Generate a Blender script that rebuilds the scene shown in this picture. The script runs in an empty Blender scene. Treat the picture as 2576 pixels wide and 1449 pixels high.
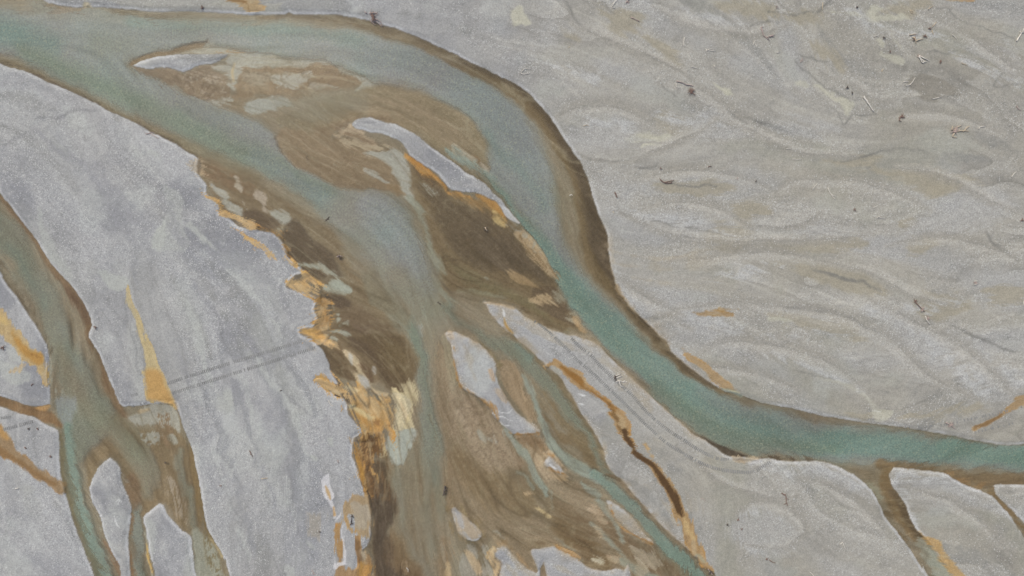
import bpy, math, random
import numpy as np

SC = bpy.context.scene
COL = SC.collection
RNG = np.random.default_rng(7)
random.seed(11)

# ------------------------------------------------------------------ plan units
# The survey plan is drawn in plan units, 16.1 of them to the metre, x east, y south,
# with the point (1288, 724.5) at the world origin.
U = 16.1
def WX(x): return (x - 1288.0) / U
def WY(y): return -(y - 724.5) / U

X0, X1, Y0, Y1, ST = -500.0, 3076.0, -350.0, 1800.0, 2.5
W = int((X1 - X0) / ST) + 1
H = int((Y1 - Y0) / ST) + 1
xs = (X0 + ST * np.arange(W)).astype(np.float32)
ys = (Y0 + ST * np.arange(H)).astype(np.float32)
X, Y = np.meshgrid(xs, ys)

# ------------------------------------------------------------------ noise
def _basis(n, scale):
    m = int(n / scale) + 4
    t = np.arange(n, dtype=np.float32) / scale
    i = t.astype(int); f = t - i
    B = np.zeros((n, m), np.float32); r = np.arange(n)
    B[r, i] = (1 - f) ** 3 / 6
    B[r, i + 1] = (3 * f ** 3 - 6 * f ** 2 + 4) / 6
    B[r, i + 2] = (-3 * f ** 3 + 3 * f ** 2 + 3 * f + 1) / 6
    B[r, i + 3] = f ** 3 / 6
    return B
def vn(size, seed, ratio=1.0):
    """smooth noise, unit deviation; size in plan units"""
    s = max(size / ST, 1.0)
    A, B = _basis(H, s), _basis(W, s * ratio)
    L = np.random.default_rng(seed).standard_normal((A.shape[1], B.shape[1])).astype(np.float32)
    n = A @ L @ B.T
    return (n / n.std()).astype(np.float32)
def fbm(size, seed, octs=4, gain=.55):
    n = 0; a = 1
    for k in range(octs):
        n = n + a * vn(size / 2 ** k, seed + 31 * k); a *= gain
    return (n / n.std()).astype(np.float32)
def sst(a, b, v):
    t = np.clip((v - a) / (b - a), 0, 1)
    return t * t * (3 - 2 * t)

# ------------------------------------------------------------------ flow of the flood
FLOW = [
 [(-500,-100),(0,80),(350,240),(650,400),(900,530),(1030,700),(1060,850),(1085,1080),(1110,1449),(1120,1800)],
 [(-500,-60),(0,40),(500,80),(850,110),(1200,240),(1370,420),(1440,640),(1530,820),(1750,1030),(2000,1090),(2576,1170),(3000,1150)],
 [(1060,420),(1110,520),(1250,620),(1400,740)],[(1150,720),(1300,760),(1480,850)],
 [(520,420),(650,540),(800,680),(900,760),(1020,830)],[(870,860),(960,960),(1000,1080)],[(740,825),(850,795)],
 [(930,1100),(950,1449),(950,1800)],[(1150,1050),(1300,1250),(1550,1420)],[(1300,900),(1450,1150),(1780,1440)],
 [(0,580),(150,850),(230,1050),(400,1250),(540,1449),(640,1800)],
 [(100,250),(350,430),(480,800),(620,1150),(720,1449)],[(650,650),(760,1000),(850,1449)],[(0,350),(300,600),(400,1000)],[(0,1250),(150,1449)],
 [(1000,20),(1400,120),(1700,230),(1950,330),(2300,400),(2576,430),(3000,500)],[(1300,0),(1600,130),(1850,260)],
 [(1800,0),(2100,60),(2350,150),(2576,230)],[(1950,100),(2130,270),(2400,310)],[(1450,395),(1600,400),(1750,360),(1950,320)],
 [(1550,540),(1800,590),(2200,600),(2576,590)],[(1600,480),(2000,480),(2300,500),(2576,560)],
 [(1560,660),(1900,640),(2300,700),(2576,760)],[(1650,800),(2000,770),(2300,850),(2500,960),(2600,1060)],
 [(1700,850),(1950,920),(2180,1010)],[(1600,1150),(1850,1350),(2000,1449)],[(2000,1200),(2200,1330),(2300,1449)],
 [(2300,1200),(2450,1300),(2560,1420)]]
def flow_field():
    q = 10
    cx, cy = X[::q, ::q], Y[::q, ::q]
    a = np.zeros_like(cx); b = np.zeros_like(cx)
    for ln in FLOW:
        for (x0, y0), (x1, y1) in zip(ln, ln[1:]):
            L = math.hypot(x1 - x0, y1 - y0); n = max(1, int(L / 25)); th = 2 * math.atan2(y1 - y0, x1 - x0)
            for k in range(n):
                t = (k + .5) / n
                w = 1 / (((cx - x0 - t * (x1 - x0)) ** 2 + (cy - y0 - t * (y1 - y0)) ** 2) + 900) ** 1.5
                a += w * math.cos(th); b += w * math.sin(th)
    m = np.hypot(a, b) + 1e-12
    def up(v):
        r = np.clip(np.arange(H) / q, 0, v.shape[0] - 1.001); c = np.clip(np.arange(W) / q, 0, v.shape[1] - 1.001)
        i, j = r.astype(int), c.astype(int); fr, fc = (r - i)[:, None], (c - j)[None]
        i1, j1 = np.minimum(i + 1, v.shape[0] - 1), np.minimum(j + 1, v.shape[1] - 1)
        return (v[i][:, j] * (1 - fr) * (1 - fc) + v[i1][:, j] * fr * (1 - fc) + v[i][:, j1] * (1 - fr) * fc + v[i1][:, j1] * fr * fc)
    th = .5 * np.arctan2(up(b / m), up(a / m)) + sst(900, 600, X) * .28 * vn(210, 905) + sst(1250, 1700, X) * (.30 * vn(330, 903) + .16 * vn(150, 904)) + .10 * vn(140, 901) + .06 * vn(50, 902)
    return np.cos(th).astype(np.float32), np.sin(th).astype(np.float32)
FX, FY = flow_field()
def _lic(src, fx, fy, steps, h):
    hh, ww = src.shape
    out = src.copy()
    for sg in (1, -1):
        px, py = np.meshgrid(np.arange(ww, dtype=np.float32), np.arange(hh, dtype=np.float32))
        dx, dy = fx * sg, fy * sg
        for k in range(steps):
            px += h * dx; py += h * dy
            q = np.clip(py + .5, 0, hh - 1).astype(np.int32) * ww + np.clip(px + .5, 0, ww - 1).astype(np.int32)
            out += src.ravel()[q] * (1 - (k + 1) / (steps + 1))
            nx, ny = fx.ravel()[q], fy.ravel()[q]
            s = np.where(nx * dx + ny * dy < 0, -1, 1).astype(np.float32)
            dx, dy = nx * s, ny * s
    return out
def lic(src, steps, h=1.0):
    """smear noise along the flow; broad streaks are worked out on every second point"""
    if h < 1.5: out = _lic(src, FX, FY, steps, h)
    else:
        o = _lic(np.ascontiguousarray(src[::2, ::2]), np.ascontiguousarray(FX[::2, ::2]), np.ascontiguousarray(FY[::2, ::2]), steps, h / 2)
        o = np.pad(o, ((0, 1), (0, 1)), mode='edge')
        r, c = np.arange(H), np.arange(W)
        i, j = r // 2, c // 2; fr, fc = ((r % 2) * .5)[:, None].astype(np.float32), ((c % 2) * .5)[None].astype(np.float32)
        o = o[i] * (1 - fr) + o[i + 1] * fr
        out = o[:, j] * (1 - fc) + o[:, j + 1] * fc
    out = out - out.mean()
    return (out / out.std()).astype(np.float32)
WN = RNG.standard_normal((H, W)).astype(np.float32)
FIB = lic(WN, 7)                      # short hair-like fibres of algae
FIB2 = lic(vn(7, 51), 26, 1.3)        # long fine streaks
STR = lic(vn(22, 52), 45, 2.0)        # broad streaks of the flood
STB = lic(vn(55, 53), 50, 3.0)        # wide bars
N1, N2, N3, N4 = fbm(160, 61), fbm(40, 62), fbm(14, 63, 3), fbm(6, 64, 2)
NA, NB = fbm(30, 65), fbm(30, 66)
DET = vn(3, 67)

# ------------------------------------------------------------------ shapes
def spline(p, closed, n=3):
    p = np.asarray(p, np.float32)
    if len(p) < 3: return p
    P = np.vstack([p[-1:], p, p[:2]]) if closed else np.vstack([2 * p[:1] - p[1:2], p, 2 * p[-1:] - p[-2:-1]])
    out = []
    for i in range(1, len(P) - 2):
        a, b, c, d = P[i - 1:i + 3]
        for k in range(n):
            t = k / n
            out.append(.5 * (2 * b + (c - a) * t + (2 * a - 5 * b + 4 * c - d) * t * t + (3 * b - a - 3 * c + d) * t ** 3))
    if not closed: out.append(p[-1])
    return np.array(out, np.float32)
def window(p, pad):
    a, b = p[:, :2].min(0) - pad, p[:, :2].max(0) + pad
    i0, i1 = int(max(0, (a[1] - Y0) / ST)), int(min(H, (b[1] - Y0) / ST + 2))
    j0, j1 = int(max(0, (a[0] - X0) / ST)), int(min(W, (b[0] - X0) / ST + 2))
    return slice(i0, max(i0, i1)), slice(j0, max(j0, j1))
def sd_poly(p, s, warp, cap=70.0):
    x, y = X[s] + warp * NA[s], Y[s] + warp * NB[s]
    x0, y0 = X0 + ST * s[1].start, Y0 + ST * s[0].start
    m = cap + 4 * abs(warp) + ST; n = 5 * abs(warp) + 2 * ST
    d = np.full(x.shape, cap * cap, np.float32); ins = np.zeros(x.shape, bool)
    for (ax, ay), (bx, by) in zip(p, np.roll(p, -1, 0)):
        ex, ey = bx - ax, by - ay
        i0, i1 = int(max(0, (min(ay, by) - m - y0) / ST)), int(max(0, (max(ay, by) + m - y0) / ST + 1))
        j0, j1 = int(max(0, (min(ax, bx) - m - x0) / ST)), int(max(0, (max(ax, bx) + m - x0) / ST + 1))
        if i1 > i0 and j1 > j0:
            px, py = x[i0:i1, j0:j1] - ax, y[i0:i1, j0:j1] - ay
            t = np.clip((px * ex + py * ey) / (ex * ex + ey * ey + 1e-9), 0, 1)
            np.minimum(d[i0:i1, j0:j1], (px - t * ex) ** 2 + (py - t * ey) ** 2, out=d[i0:i1, j0:j1])
        if ay != by:
            i0, i1 = int(max(0, (min(ay, by) - n - y0) / ST)), int(max(0, (max(ay, by) + n - y0) / ST + 1))
            yy, xx = y[i0:i1], x[i0:i1]
            ins[i0:i1] ^= ((ay > yy) != (by > yy)) & (xx - ax < ex * (yy - ay) / ey)
    d = np.sqrt(d)
    return np.where(ins, d, -d)
def sd_line(p, s, warp):
    x, y = X[s] + warp * NA[s], Y[s] + warp * NB[s]
    d = np.full(x.shape, -1e9, np.float32)
    for (ax, ay, aw), (bx, by, bw) in zip(p, p[1:]):
        ex, ey = bx - ax, by - ay
        px, py = x - ax, y - ay
        t = np.clip((px * ex + py * ey) / (ex * ex + ey * ey + 1e-9), 0, 1)
        np.maximum(d, aw + t * (bw - aw) - np.sqrt((px - t * ex) ** 2 + (py - t * ey) ** 2), out=d)
    return d
def pts(txt):
    return [tuple(float(v) for v in t.split(',')) for t in txt.split()]
def field(shape, pad=30, warp=2.0, n=3):
    p = pts(shape) if isinstance(shape, str) else shape
    if len(p[0]) == 3:
        q = spline(p, False, n); q[:, 2] = np.maximum(q[:, 2], .2); s = window(q, pad + q[:, 2].max()); return s, sd_line(q, s, warp)
    q = spline(p, True, n); s = window(q, pad); return s, sd_poly(q, s, warp)

# ------------------------------------------------------------------ the state of the ground (colours as sRGB 0..255)
C = np.zeros((H, W, 3), np.float32)       # colour of the ground or bed
TI = np.zeros((H, W, 3), np.float32)      # colour of the silt in the water
MK = np.zeros((H, W), np.float32)         # how cloudy the water is
GR = np.zeros((H, W), np.float32)         # pale stones
WET = np.full((H, W), -40, np.float32)    # signed distance to the waterline, inside positive
OCH = np.zeros((H, W), np.float32)        # orange silt
ISL = {}
def P(shape, col, a=1.0, soft=3.0, warp=2.0, fib=0.0, tex=None, mk=None, tint=None, g=None, only=None, och=False, nz=0.0, n=3):
    """lay one sediment or water tone over the plan"""
    s, d = field(shape, 30 + soft + 2 * abs(fib), warp, n)
    if d.size == 0: return
    d0 = d
    if fib: d = d + fib * (FIB[s] * .5 + FIB2[s] * .75)
    if nz: d = d + nz * N3[s]
    al = sst(-soft, soft, d) * a
    if tex is not None:
        src, lo, hi = tex
        al = al * sst(lo, hi, src[s])
    if only == 'wet': al = al * sst(-1.5, 1.5, WET[s])
    if only == 'dry': al = al * sst(-1.5, 1.5, -WET[s])
    a3 = al[..., None]
    if col is not None: C[s] += (np.array(col, np.float32) - C[s]) * a3
    if mk is not None: MK[s] += (mk - MK[s]) * al
    if tint is not None: TI[s] += (np.array(tint, np.float32) - TI[s]) * a3
    if g is not None: GR[s] += (g - GR[s]) * al
    if och:
        OCH[s] = np.maximum(OCH[s], sst(-soft, soft, d0) * a)
        b0 = sst(-4, 4, d0) * a
        WET[s] -= np.where(WET[s] > -6, b0 * 14, 0)
        MK[s] += (.02 - MK[s]) * al
    elif only is None and col is not None:
        OCH[s] *= 1 - al
def WATER(shape, warp=.5):
    s, d = field(shape, 40, warp, 2)
    WET[s] = np.maximum(WET[s], np.maximum(d + .5 * N4[s], -40))
def ISLAND(shape, name, warp=.8, fib=0.0):
    s, d = field(shape, 40, warp, 3)
    d = d + .5 * N4[s] + fib * FIB[s]
    WET[s] = np.minimum(WET[s], -d)
    m = np.zeros((H, W), bool); m[s] = d > 0
    ISL[name] = ISL.get(name, []) + [m]

BR, DK, OC, CR = (119, 101, 77), (86, 73, 55), (187, 150, 93), (205, 188, 148)
PS, TP, OL, GW, TQ = (152, 159, 152), (134, 117, 95), (108, 104, 82), (127, 134, 127), (106, 131, 117)
TN, GS, WH, DG = (162, 155, 138), (180, 181, 174), (204, 206, 211), (138, 137, 138)

# ------------------------------------------------------------------ waterlines
UPPER = "-500,-190 40,-60 108,0 130,8 155,16 175,18 200,19 250,19 288,21 300,23 337,25 375,29 425,30 462,29 512,31 550,33 587,35 612,38 644,37 674,37 716,37 726,31 744,37 819,37 856,40 906,47 931,54 964,64 994,72 1031,86 1069,102 1106,120 1144,137 1181,155 1219,172 1256,192 1288,206 1313,222 1333,237 1350,257 1370,280 1388,302 1403,325 1415,345 1427,362 1440,380 1458,405 1470,430 1483,462 1488,492 1498,517 1508,545 1520,575 1528,592 1529,625 1534,652 1538,677 1545,705 1552,724 1563,744 1580,767 1600,787 1623,809 1643,829 1663,849 1680,864 1688,884 1713,907 1738,927 1763,947 1788,964 1808,977 1825,985 1868,994 1888,1002 1913,1012 1932,1016 1970,1024 2020,1034 2070,1046 2132,1057 2207,1067 2282,1077 2345,1087 2382,1094 2420,1102 2457,1109 2507,1118 2545,1120 2576,1118 2700,1100 3200,1050"
LOWER = "3200,1225 2576,1218 2502,1221 2470,1232 2432,1222 2407,1208 2390,1198 2377,1190 2332,1183 2270,1177 2240,1175 2200,1186 2150,1190 2107,1173 2082,1164 2052,1159 2020,1159 1990,1160 1957,1158 1932,1152 1908,1155 1880,1150 1843,1149 1820,1142 1803,1129 1775,1107 1738,1087 1713,1062 1688,1042 1663,1019 1638,997 1613,974 1593,954 1563,927 1538,902 1513,874 1500,864 1488,857 1468,852 1448,844 1428,843 1413,837 1388,829 1363,817 1338,804 1313,789 1288,772 1250,763 1216,758 1221,767 1231,787 1249,809 1266,824 1274,834 1288,839 1303,857 1326,874 1350,897 1373,917 1393,937 1413,954 1423,974 1438,997 1450,1019 1463,1042 1478,1062 1493,1087 1505,1107 1515,1127 1520,1144 1525,1164 1533,1182 1550,1197 1568,1214 1585,1234 1595,1247 1620,1274 1645,1302 1670,1329 1695,1352 1718,1372 1738,1389 1763,1409 1778,1422 1793,1434 1800,1449 1880,1600 1960,1860"
WEST = "890,1860 895,1449 924,1374 934,1349 931,1312 931,1282 926,1257 916,1237 906,1204 899,1182 891,1162 885,1144 888,1107 894,1099 911,1087 904,1074 889,1057 876,1039 874,1019 864,1002 844,992 819,977 804,964 800,957 834,962 851,967 844,952 834,937 829,917 819,894 809,877 796,867 784,852 761,844 754,832 760,825 784,823 789,819 801,799 791,782 794,762 794,747 761,734 721,724 721,717 727,707 744,692 769,685 761,677 744,662 721,645 719,632 714,615 704,600 687,587 669,582 644,578 600,570 582,552 552,537 550,517 537,502 518,485 520,467 507,450 495,432 497,415 500,402 487,390 462,377 440,362 425,355 400,342 370,327 350,315 317,297 295,287 267,275 237,257 200,240 155,220 120,207 82,187 57,177 25,170 0,160 -150,105 -500,-20"
WATER(UPPER + ' ' + LOWER + ' ' + WEST)
WATER("-500,180 -60,400 0,484 12,502 30,522 50,552 67,572 82,592 97,612 110,634 125,657 140,677 160,697 185,724 200,747 215,774 227,797 230,817 225,832 222,847 235,867 250,894 260,919 272,949 285,979 295,1004 310,1022 350,1020 400,1016 432,1016 442,1014 450,1037 465,1087 480,1124 490,1162 497,1194 502,1227 509,1262 515,1299 522,1329 537,1357 552,1382 565,1412 577,1449 660,1860 330,1860 236,1449 230,1429 222,1409 212,1382 200,1352 187,1317 177,1287 170,1257 162,1227 155,1202 151,1174 149,1142 150,1112 147,1087 140,1060 130,1030 128,1010 125,974 124,950 124,905 122,887 120,869 110,854 95,827 77,802 62,779 42,747 25,724 7,697 0,682 -80,570 -500,420")
WATER("-500,900 -80,975 0,997 25,1004 50,1014 82,1022 107,1021 132,1018 150,1040 150,1080 137,1077 117,1067 95,1052 62,1042 25,1032 0,1022 -80,1000 -500,940")
WATER("2107,1165 2240,1165 2235,1192 2242,1217 2260,1244 2277,1269 2285,1294 2300,1324 2320,1347 2345,1375 2362,1404 2382,1429 2392,1449 2560,1860 2500,1860 2335,1449 2322,1432 2307,1409 2290,1382 2275,1362 2257,1337 2240,1317 2225,1299 2220,1284 2209,1262 2197,1237 2182,1222 2157,1199")
WATER("2470,1222 2500,1222 2504,1243 2527,1264 2545,1284 2562,1302 2576,1317 2700,1460 2820,1860 2760,1860 2640,1470 2576,1350 2562,1332 2545,1302 2520,1272 2495,1247 2470,1236")
ISLAND("337,166 355,155 375,147 400,141 437,136 475,135 525,134 570,136 557,147 537,159 500,165 475,175 455,180 432,175 410,170 375,175 355,172", 'F', 1.0, .5)
ISLAND("884,316 889,307 906,297 931,295 956,302 976,309 994,310 1014,320 1034,332 1056,347 1074,361 1094,377 1119,395 1144,412 1169,430 1194,447 1216,462 1231,477 1256,502 1274,522 1288,537 1309,563 1288,558 1271,545 1259,525 1244,510 1226,500 1209,490 1184,482 1159,480 1134,475 1119,462 1101,440 1079,425 1054,410 1036,395 1026,380 1014,362 989,346 964,336 931,330 899,326", 'E', 1.2)
ISLAND("1119,844 1131,833 1156,839 1181,852 1206,864 1226,882 1241,902 1249,924 1249,949 1256,969 1269,994 1288,1022 1303,1042 1320,1052 1338,1064 1353,1074 1358,1088 1330,1092 1295,1092 1284,1087 1269,1074 1244,1049 1236,1032 1226,1012 1201,997 1176,984 1156,964 1146,932 1140,899 1134,869", 'G')
ISLAND("1523,1259 1538,1262 1558,1274 1575,1287 1593,1304 1608,1324 1623,1342 1638,1357 1645,1369 1625,1362 1600,1349 1575,1327 1550,1304 1535,1284", 'L', 1.0)
ISLAND("1333,1384 1363,1379 1388,1374 1405,1379 1428,1389 1448,1399 1463,1412 1483,1427 1500,1434 1525,1435 1550,1429 1570,1434 1590,1449 1650,1860 1400,1860 1375,1449 1355,1439 1350,1430 1345,1414", 'M')
ISLAND("1251,1380 1270,1374 1288,1392 1305,1412 1325,1430 1350,1440 1362,1460 1380,1860 1258,1860 1256,1449 1262,1420 1245,1400", 'N')
ISLAND("1136,1284 1144,1277 1164,1294 1181,1312 1199,1327 1209,1342 1201,1357 1189,1362 1169,1357 1156,1342 1146,1317", 'O', 1.5)
ISLAND("226,1227 230,1247 242,1279 255,1307 265,1344 277,1379 290,1412 305,1449 400,1860 370,1860 329,1449 327,1399 325,1362 327,1324 332,1287 327,1267 320,1242 307,1217 305,1187 295,1169 282,1152 270,1154 250,1172 240,1192", 'S', 1.5, .5)
ISLAND("360,1299 387,1277 405,1267 420,1292 437,1312 462,1337 480,1349 482,1374 490,1412 495,1449 560,1860 430,1860 389,1449 385,1417 375,1387 370,1362 365,1337", 'T', 1.5, .5)
ISLAND("1368,1170 1385,1145 1400,1160 1420,1187 1405,1190 1385,1178", 'V', 1.5)
# ------------------------------------------------------------------ dry gravel
right = sst(1150, 1700, X + 500 * (Y < 500) * 0 + .25 * (724 - Y))
base_l, base_r = np.array((169, 169, 170), np.float32), np.array((170, 167, 160), np.float32)
C[:] = base_l + (base_r - base_l) * right[..., None]
C += (1.5 * STR + 2.2 * STB + 1.5 * FIB2 + 2.6 * N1 + 2.2 * N2)[..., None]
fb = .75 * lic(vn(75, 81), 50, 3.0) + .16 * N1 + .05 * N2
saw = np.mod(fb * 1.15 + .35, 1.0)          # edge-lit look of overlapping gravel bars, painted as a sawtooth of tone
wob = np.clip(.6 + .5 * vn(200, 82), 0, 1.2) * (.45 + .55 * right)
C += ((saw - .5) * 19 * wob - 7 * wob * np.exp(-(saw / .06) ** 2))[..., None]
def strands(size, seed, width, steps=45, h=2.2):
    f = lic(vn(size, seed), steps, h)
    return np.exp(-(f / width) ** 2) * np.clip(.5 + .6 * vn(170, seed + 1), 0, 1.3)
pl, dk_, pl2, dk2 = strands(34, 301, .16), strands(40, 311, .10), strands(16, 321, .22, 30), strands(18, 331, .15, 35)
C += (10 * pl + 6 * pl2)[..., None] * np.array((1, .98, .88), np.float32) - (9 * dk_ + 5 * dk2)[..., None]
lp = sst(.3, 1.6, lic(fbm(80, 341), 16, 2.0) + .5 * N2) * (1 - right)
C += lp[..., None] * (np.array((138, 139, 144), np.float32) - C) * .75
lq = sst(.6, 1.8, lic(fbm(70, 351), 14, 1.6) + .5 * N2) * (1 - right)
C += lq[..., None] * (np.array((188, 190, 188), np.float32) - C) * .72
warm = sst(-.2, 1.6, lic(vn(60, 71), 40, 3.0) + .4 * N2) * (.25 + .75 * right)
C += warm[..., None] * (np.array((160, 154, 139), np.float32) - C) * .36
olive = sst(.3, 1.8, lic(vn(45, 72), 40, 2.5) + .4 * N2) * (.3 + .7 * right)
C += olive[..., None] * (np.array((152, 151, 138), np.float32) - C) * .42
cool = sst(.2, 1.7, lic(vn(38, 73), 45, 2.2) + .3 * N2)
C += cool[..., None] * (np.array((170, 171, 173), np.float32) - C) * .42
darks = sst(.8, 2.2, lic(vn(20, 74), 50, 2.0) + .3 * N3)
C += darks[..., None] * (np.array((136, 136, 133), np.float32) - C) * .45
silt = sst(1.3, 2.4, lic(vn(30, 75), 30, 2.0) + .5 * N2)
C += silt[..., None] * (np.array((176, 177, 169), np.float32) - C) * .35
GR[:] = np.clip(.45 + .5 * (saw - .5) * wob + .30 * lic(vn(34, 76), 40, 2.4) + .12 * N3 - .5 * warm - .35 * olive - .6 * silt + .25 * cool, 0.05, 1)

def tan(shape, a=.8, soft=9, col=TN, g=.05, fib=4, **k): P(shape, col, a, soft, 5, fib=7, g=g, only='dry', **k)
def grav(shape, a=.55, soft=18, col=(177, 176, 174)): P(shape, col, a, soft, 6, fib=9, g=1.0, only='dry')
def band(shape, a=.75): P(shape, (188, 188, 187), a, 9, 5, fib=6, g=1.0, only='dry', tex=(N3 + .6 * FIB, -1.6, .6))
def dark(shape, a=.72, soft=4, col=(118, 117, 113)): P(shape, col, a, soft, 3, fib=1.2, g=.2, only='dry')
# right-hand plain: tan silt
for s in ["1500,0 1538,25 1613,32 1600,75 1563,90 1533,65 1528,40 1505,12", "1788,15 1850,8 1950,14 1950,52 1900,50 1813,30", "1625,95 1665,105 1700,140 1713,170 1690,165 1655,130",
          "1408,75 1463,105 1440,112 1405,95", "1932,35 2050,38 2062,58 2007,53 1940,47", "2210,30 2230,12 2320,-10 2330,22 2285,38 2225,32",
          "2030,112 2070,118 2110,150 2125,185 2100,175 2060,145", "2070,405 2157,402 2257,420 2357,427 2432,442 2467,462 2432,475 2382,505 2332,495 2282,477 2245,457 2195,437",
          "2057,445 2130,443 2220,452 2150,458", "1838,512 1895,505 1935,530 1900,565 1850,560", "1650,290 1720,285 1745,320 1700,345 1660,320",
          "2332,460 2395,470 2380,500 2340,490", "1932,605 2050,600 2180,600 2170,625 2050,640 1932,632", "1950,660 2060,650 2180,690 2230,740 2150,735 2030,690",
          "2290,600 2370,600 2350,630 2290,640", "2255,560 2295,550 2290,575 2255,578", "1932,780 2060,790 2150,830 2170,850 2080,835 1935,800",
          "1650,455 1780,450 1850,475 1780,495 1660,480", "2300,740 2440,745 2400,790 2330,800", "2120,1035 2190,1035 2200,1060 2130,1052", "2270,1045 2420,1020 2500,1020 2420,1050 2300,1060",
          "2482,725 2560,720 2570,760 2490,760", "1800,560 1900,590 1850,640 1760,610"]: tan(s)
for s in ["2290,220 2322,195 2362,200 2407,230 2402,240 2345,250 2305,240"]: tan(s, .65, 5, (133, 128, 118))
# right-hand plain: pale cream silt
for s, a in [("1288,15 1313,8 1320,30 1335,52 1335,67 1310,64 1288,62", .9), ("1570,345 1608,333 1650,335 1700,345 1640,362 1590,362", .8), ("1798,207 1820,220 1848,240 1835,240 1810,228", .9), ("1600,130 1440,118 1380,130 1330,160 1420,165", .35),
          ("2082,35 2122,37 2140,45 2172,45 2192,27 2232,16 2212,27 2205,35 2277,37 2267,50 2240,54 2197,48 2157,40", .8), ("2202,102 2219,110 2217,120 2207,140 2252,140 2275,160 2270,173 2245,168 2220,148", .75),
          ("2237,85 2257,100 2267,122 2252,105", .7), ("2045,210 2072,215 2102,240 2127,252 2152,270 2145,287 2127,292 2117,270 2097,250 2067,227", .8), ("2207,240 2262,240 2232,257", .5),
          ("2005,205 2020,205 2032,215 2015,213", .6), ("1618,377 1630,362 1663,362 1638,377", .9), ("1500,395 1560,400 1600,390 1570,404 1510,404", .5), ("1932,796 1990,806 1975,812 1935,808", .7), ("2195,1027 2250,1035 2215,1062 2205,1055", .7),
          ("2420,515 2460,515 2430,535", .5), ("1900,345 1960,310 1975,315 1930,350", .35)]:
    P(s, (192, 189, 172) if a > .5 else (180, 178, 168), a, 3.5 if a > .5 else 14, 4, fib=1.6, g=0, only='dry', nz=1.5)
P("2567,955,2 2580,965,4", (232, 232, 226), .9, 2, 2, g=0, only='dry')
P("2069,952,1.2 2112,959,1.5 2144,977,1.4 2174,989,1.2 2192,1007,1", (208, 207, 198), .9, 1.6, 3, g=0, only='dry', nz=1)
P("2055,945,3 2112,966,5 2150,980,6 2190,1005,5 2205,1030,8", (184, 181, 168), .7, 5, 3, g=0, only='dry')
P("2198,1033,1 2214,1036,1", (222, 222, 214), .9, 1.2, 0, only='dry')
# right-hand plain: thin dark lines painted along small scarps
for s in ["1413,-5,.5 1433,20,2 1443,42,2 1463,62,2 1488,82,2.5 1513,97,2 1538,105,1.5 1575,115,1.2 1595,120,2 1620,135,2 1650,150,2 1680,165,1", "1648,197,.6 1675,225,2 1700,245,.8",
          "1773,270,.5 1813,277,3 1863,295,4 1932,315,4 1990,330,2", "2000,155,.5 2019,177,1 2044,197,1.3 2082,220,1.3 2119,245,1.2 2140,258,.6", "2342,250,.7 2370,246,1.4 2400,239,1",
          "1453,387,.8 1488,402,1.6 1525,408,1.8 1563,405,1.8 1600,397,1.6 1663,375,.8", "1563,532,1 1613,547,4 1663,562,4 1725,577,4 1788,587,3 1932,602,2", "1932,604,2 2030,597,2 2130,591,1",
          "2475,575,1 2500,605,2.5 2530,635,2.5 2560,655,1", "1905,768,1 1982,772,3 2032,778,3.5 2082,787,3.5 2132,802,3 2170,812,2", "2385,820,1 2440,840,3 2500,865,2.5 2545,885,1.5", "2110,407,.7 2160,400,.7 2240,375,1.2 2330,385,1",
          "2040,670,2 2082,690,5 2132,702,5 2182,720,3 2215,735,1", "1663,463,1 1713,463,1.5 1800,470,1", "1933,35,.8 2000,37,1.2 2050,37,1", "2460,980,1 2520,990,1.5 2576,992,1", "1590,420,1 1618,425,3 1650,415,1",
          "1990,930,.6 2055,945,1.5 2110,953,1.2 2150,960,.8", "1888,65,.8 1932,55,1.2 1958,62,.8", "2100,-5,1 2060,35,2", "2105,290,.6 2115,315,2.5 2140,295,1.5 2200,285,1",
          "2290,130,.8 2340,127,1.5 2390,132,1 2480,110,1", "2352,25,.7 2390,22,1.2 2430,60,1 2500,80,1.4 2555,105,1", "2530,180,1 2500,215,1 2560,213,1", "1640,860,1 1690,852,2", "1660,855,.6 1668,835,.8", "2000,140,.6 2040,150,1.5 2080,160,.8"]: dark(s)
for s in ["2250,790 2300,800 2350,860 2360,920 2300,935 2250,890 2210,840", "2380,830 2440,860 2490,905 2560,960 2560,1000 2500,1000 2440,930", "1690,285 1800,290 1950,350 1800,345 1680,325", "1340,60 1440,80 1360,110", "2380,510 2470,490 2560,520 2450,580 2350,600 2240,610 2260,590",
          "2400,120 2500,100 2576,140 2576,190 2480,170", "1930,580 2100,580 2130,590 1930,600", "1680,780 1780,790 1850,830 1780,860 1700,815", "2060,300 2100,330 2000,340 1930,320", "1600,540 1690,520 1800,580 1720,580", "2190,465 2280,475 2320,495 2240,480", "1425,330 1560,290 1640,360 1480,380",
          "1850,1300 1960,1290 2020,1350 1950,1400 1850,1360", "1960,1170 2100,1175 2200,1250 2150,1260 2020,1200", "1760,830 1850,850 1900,900 1800,890"]: grav(s)
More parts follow.
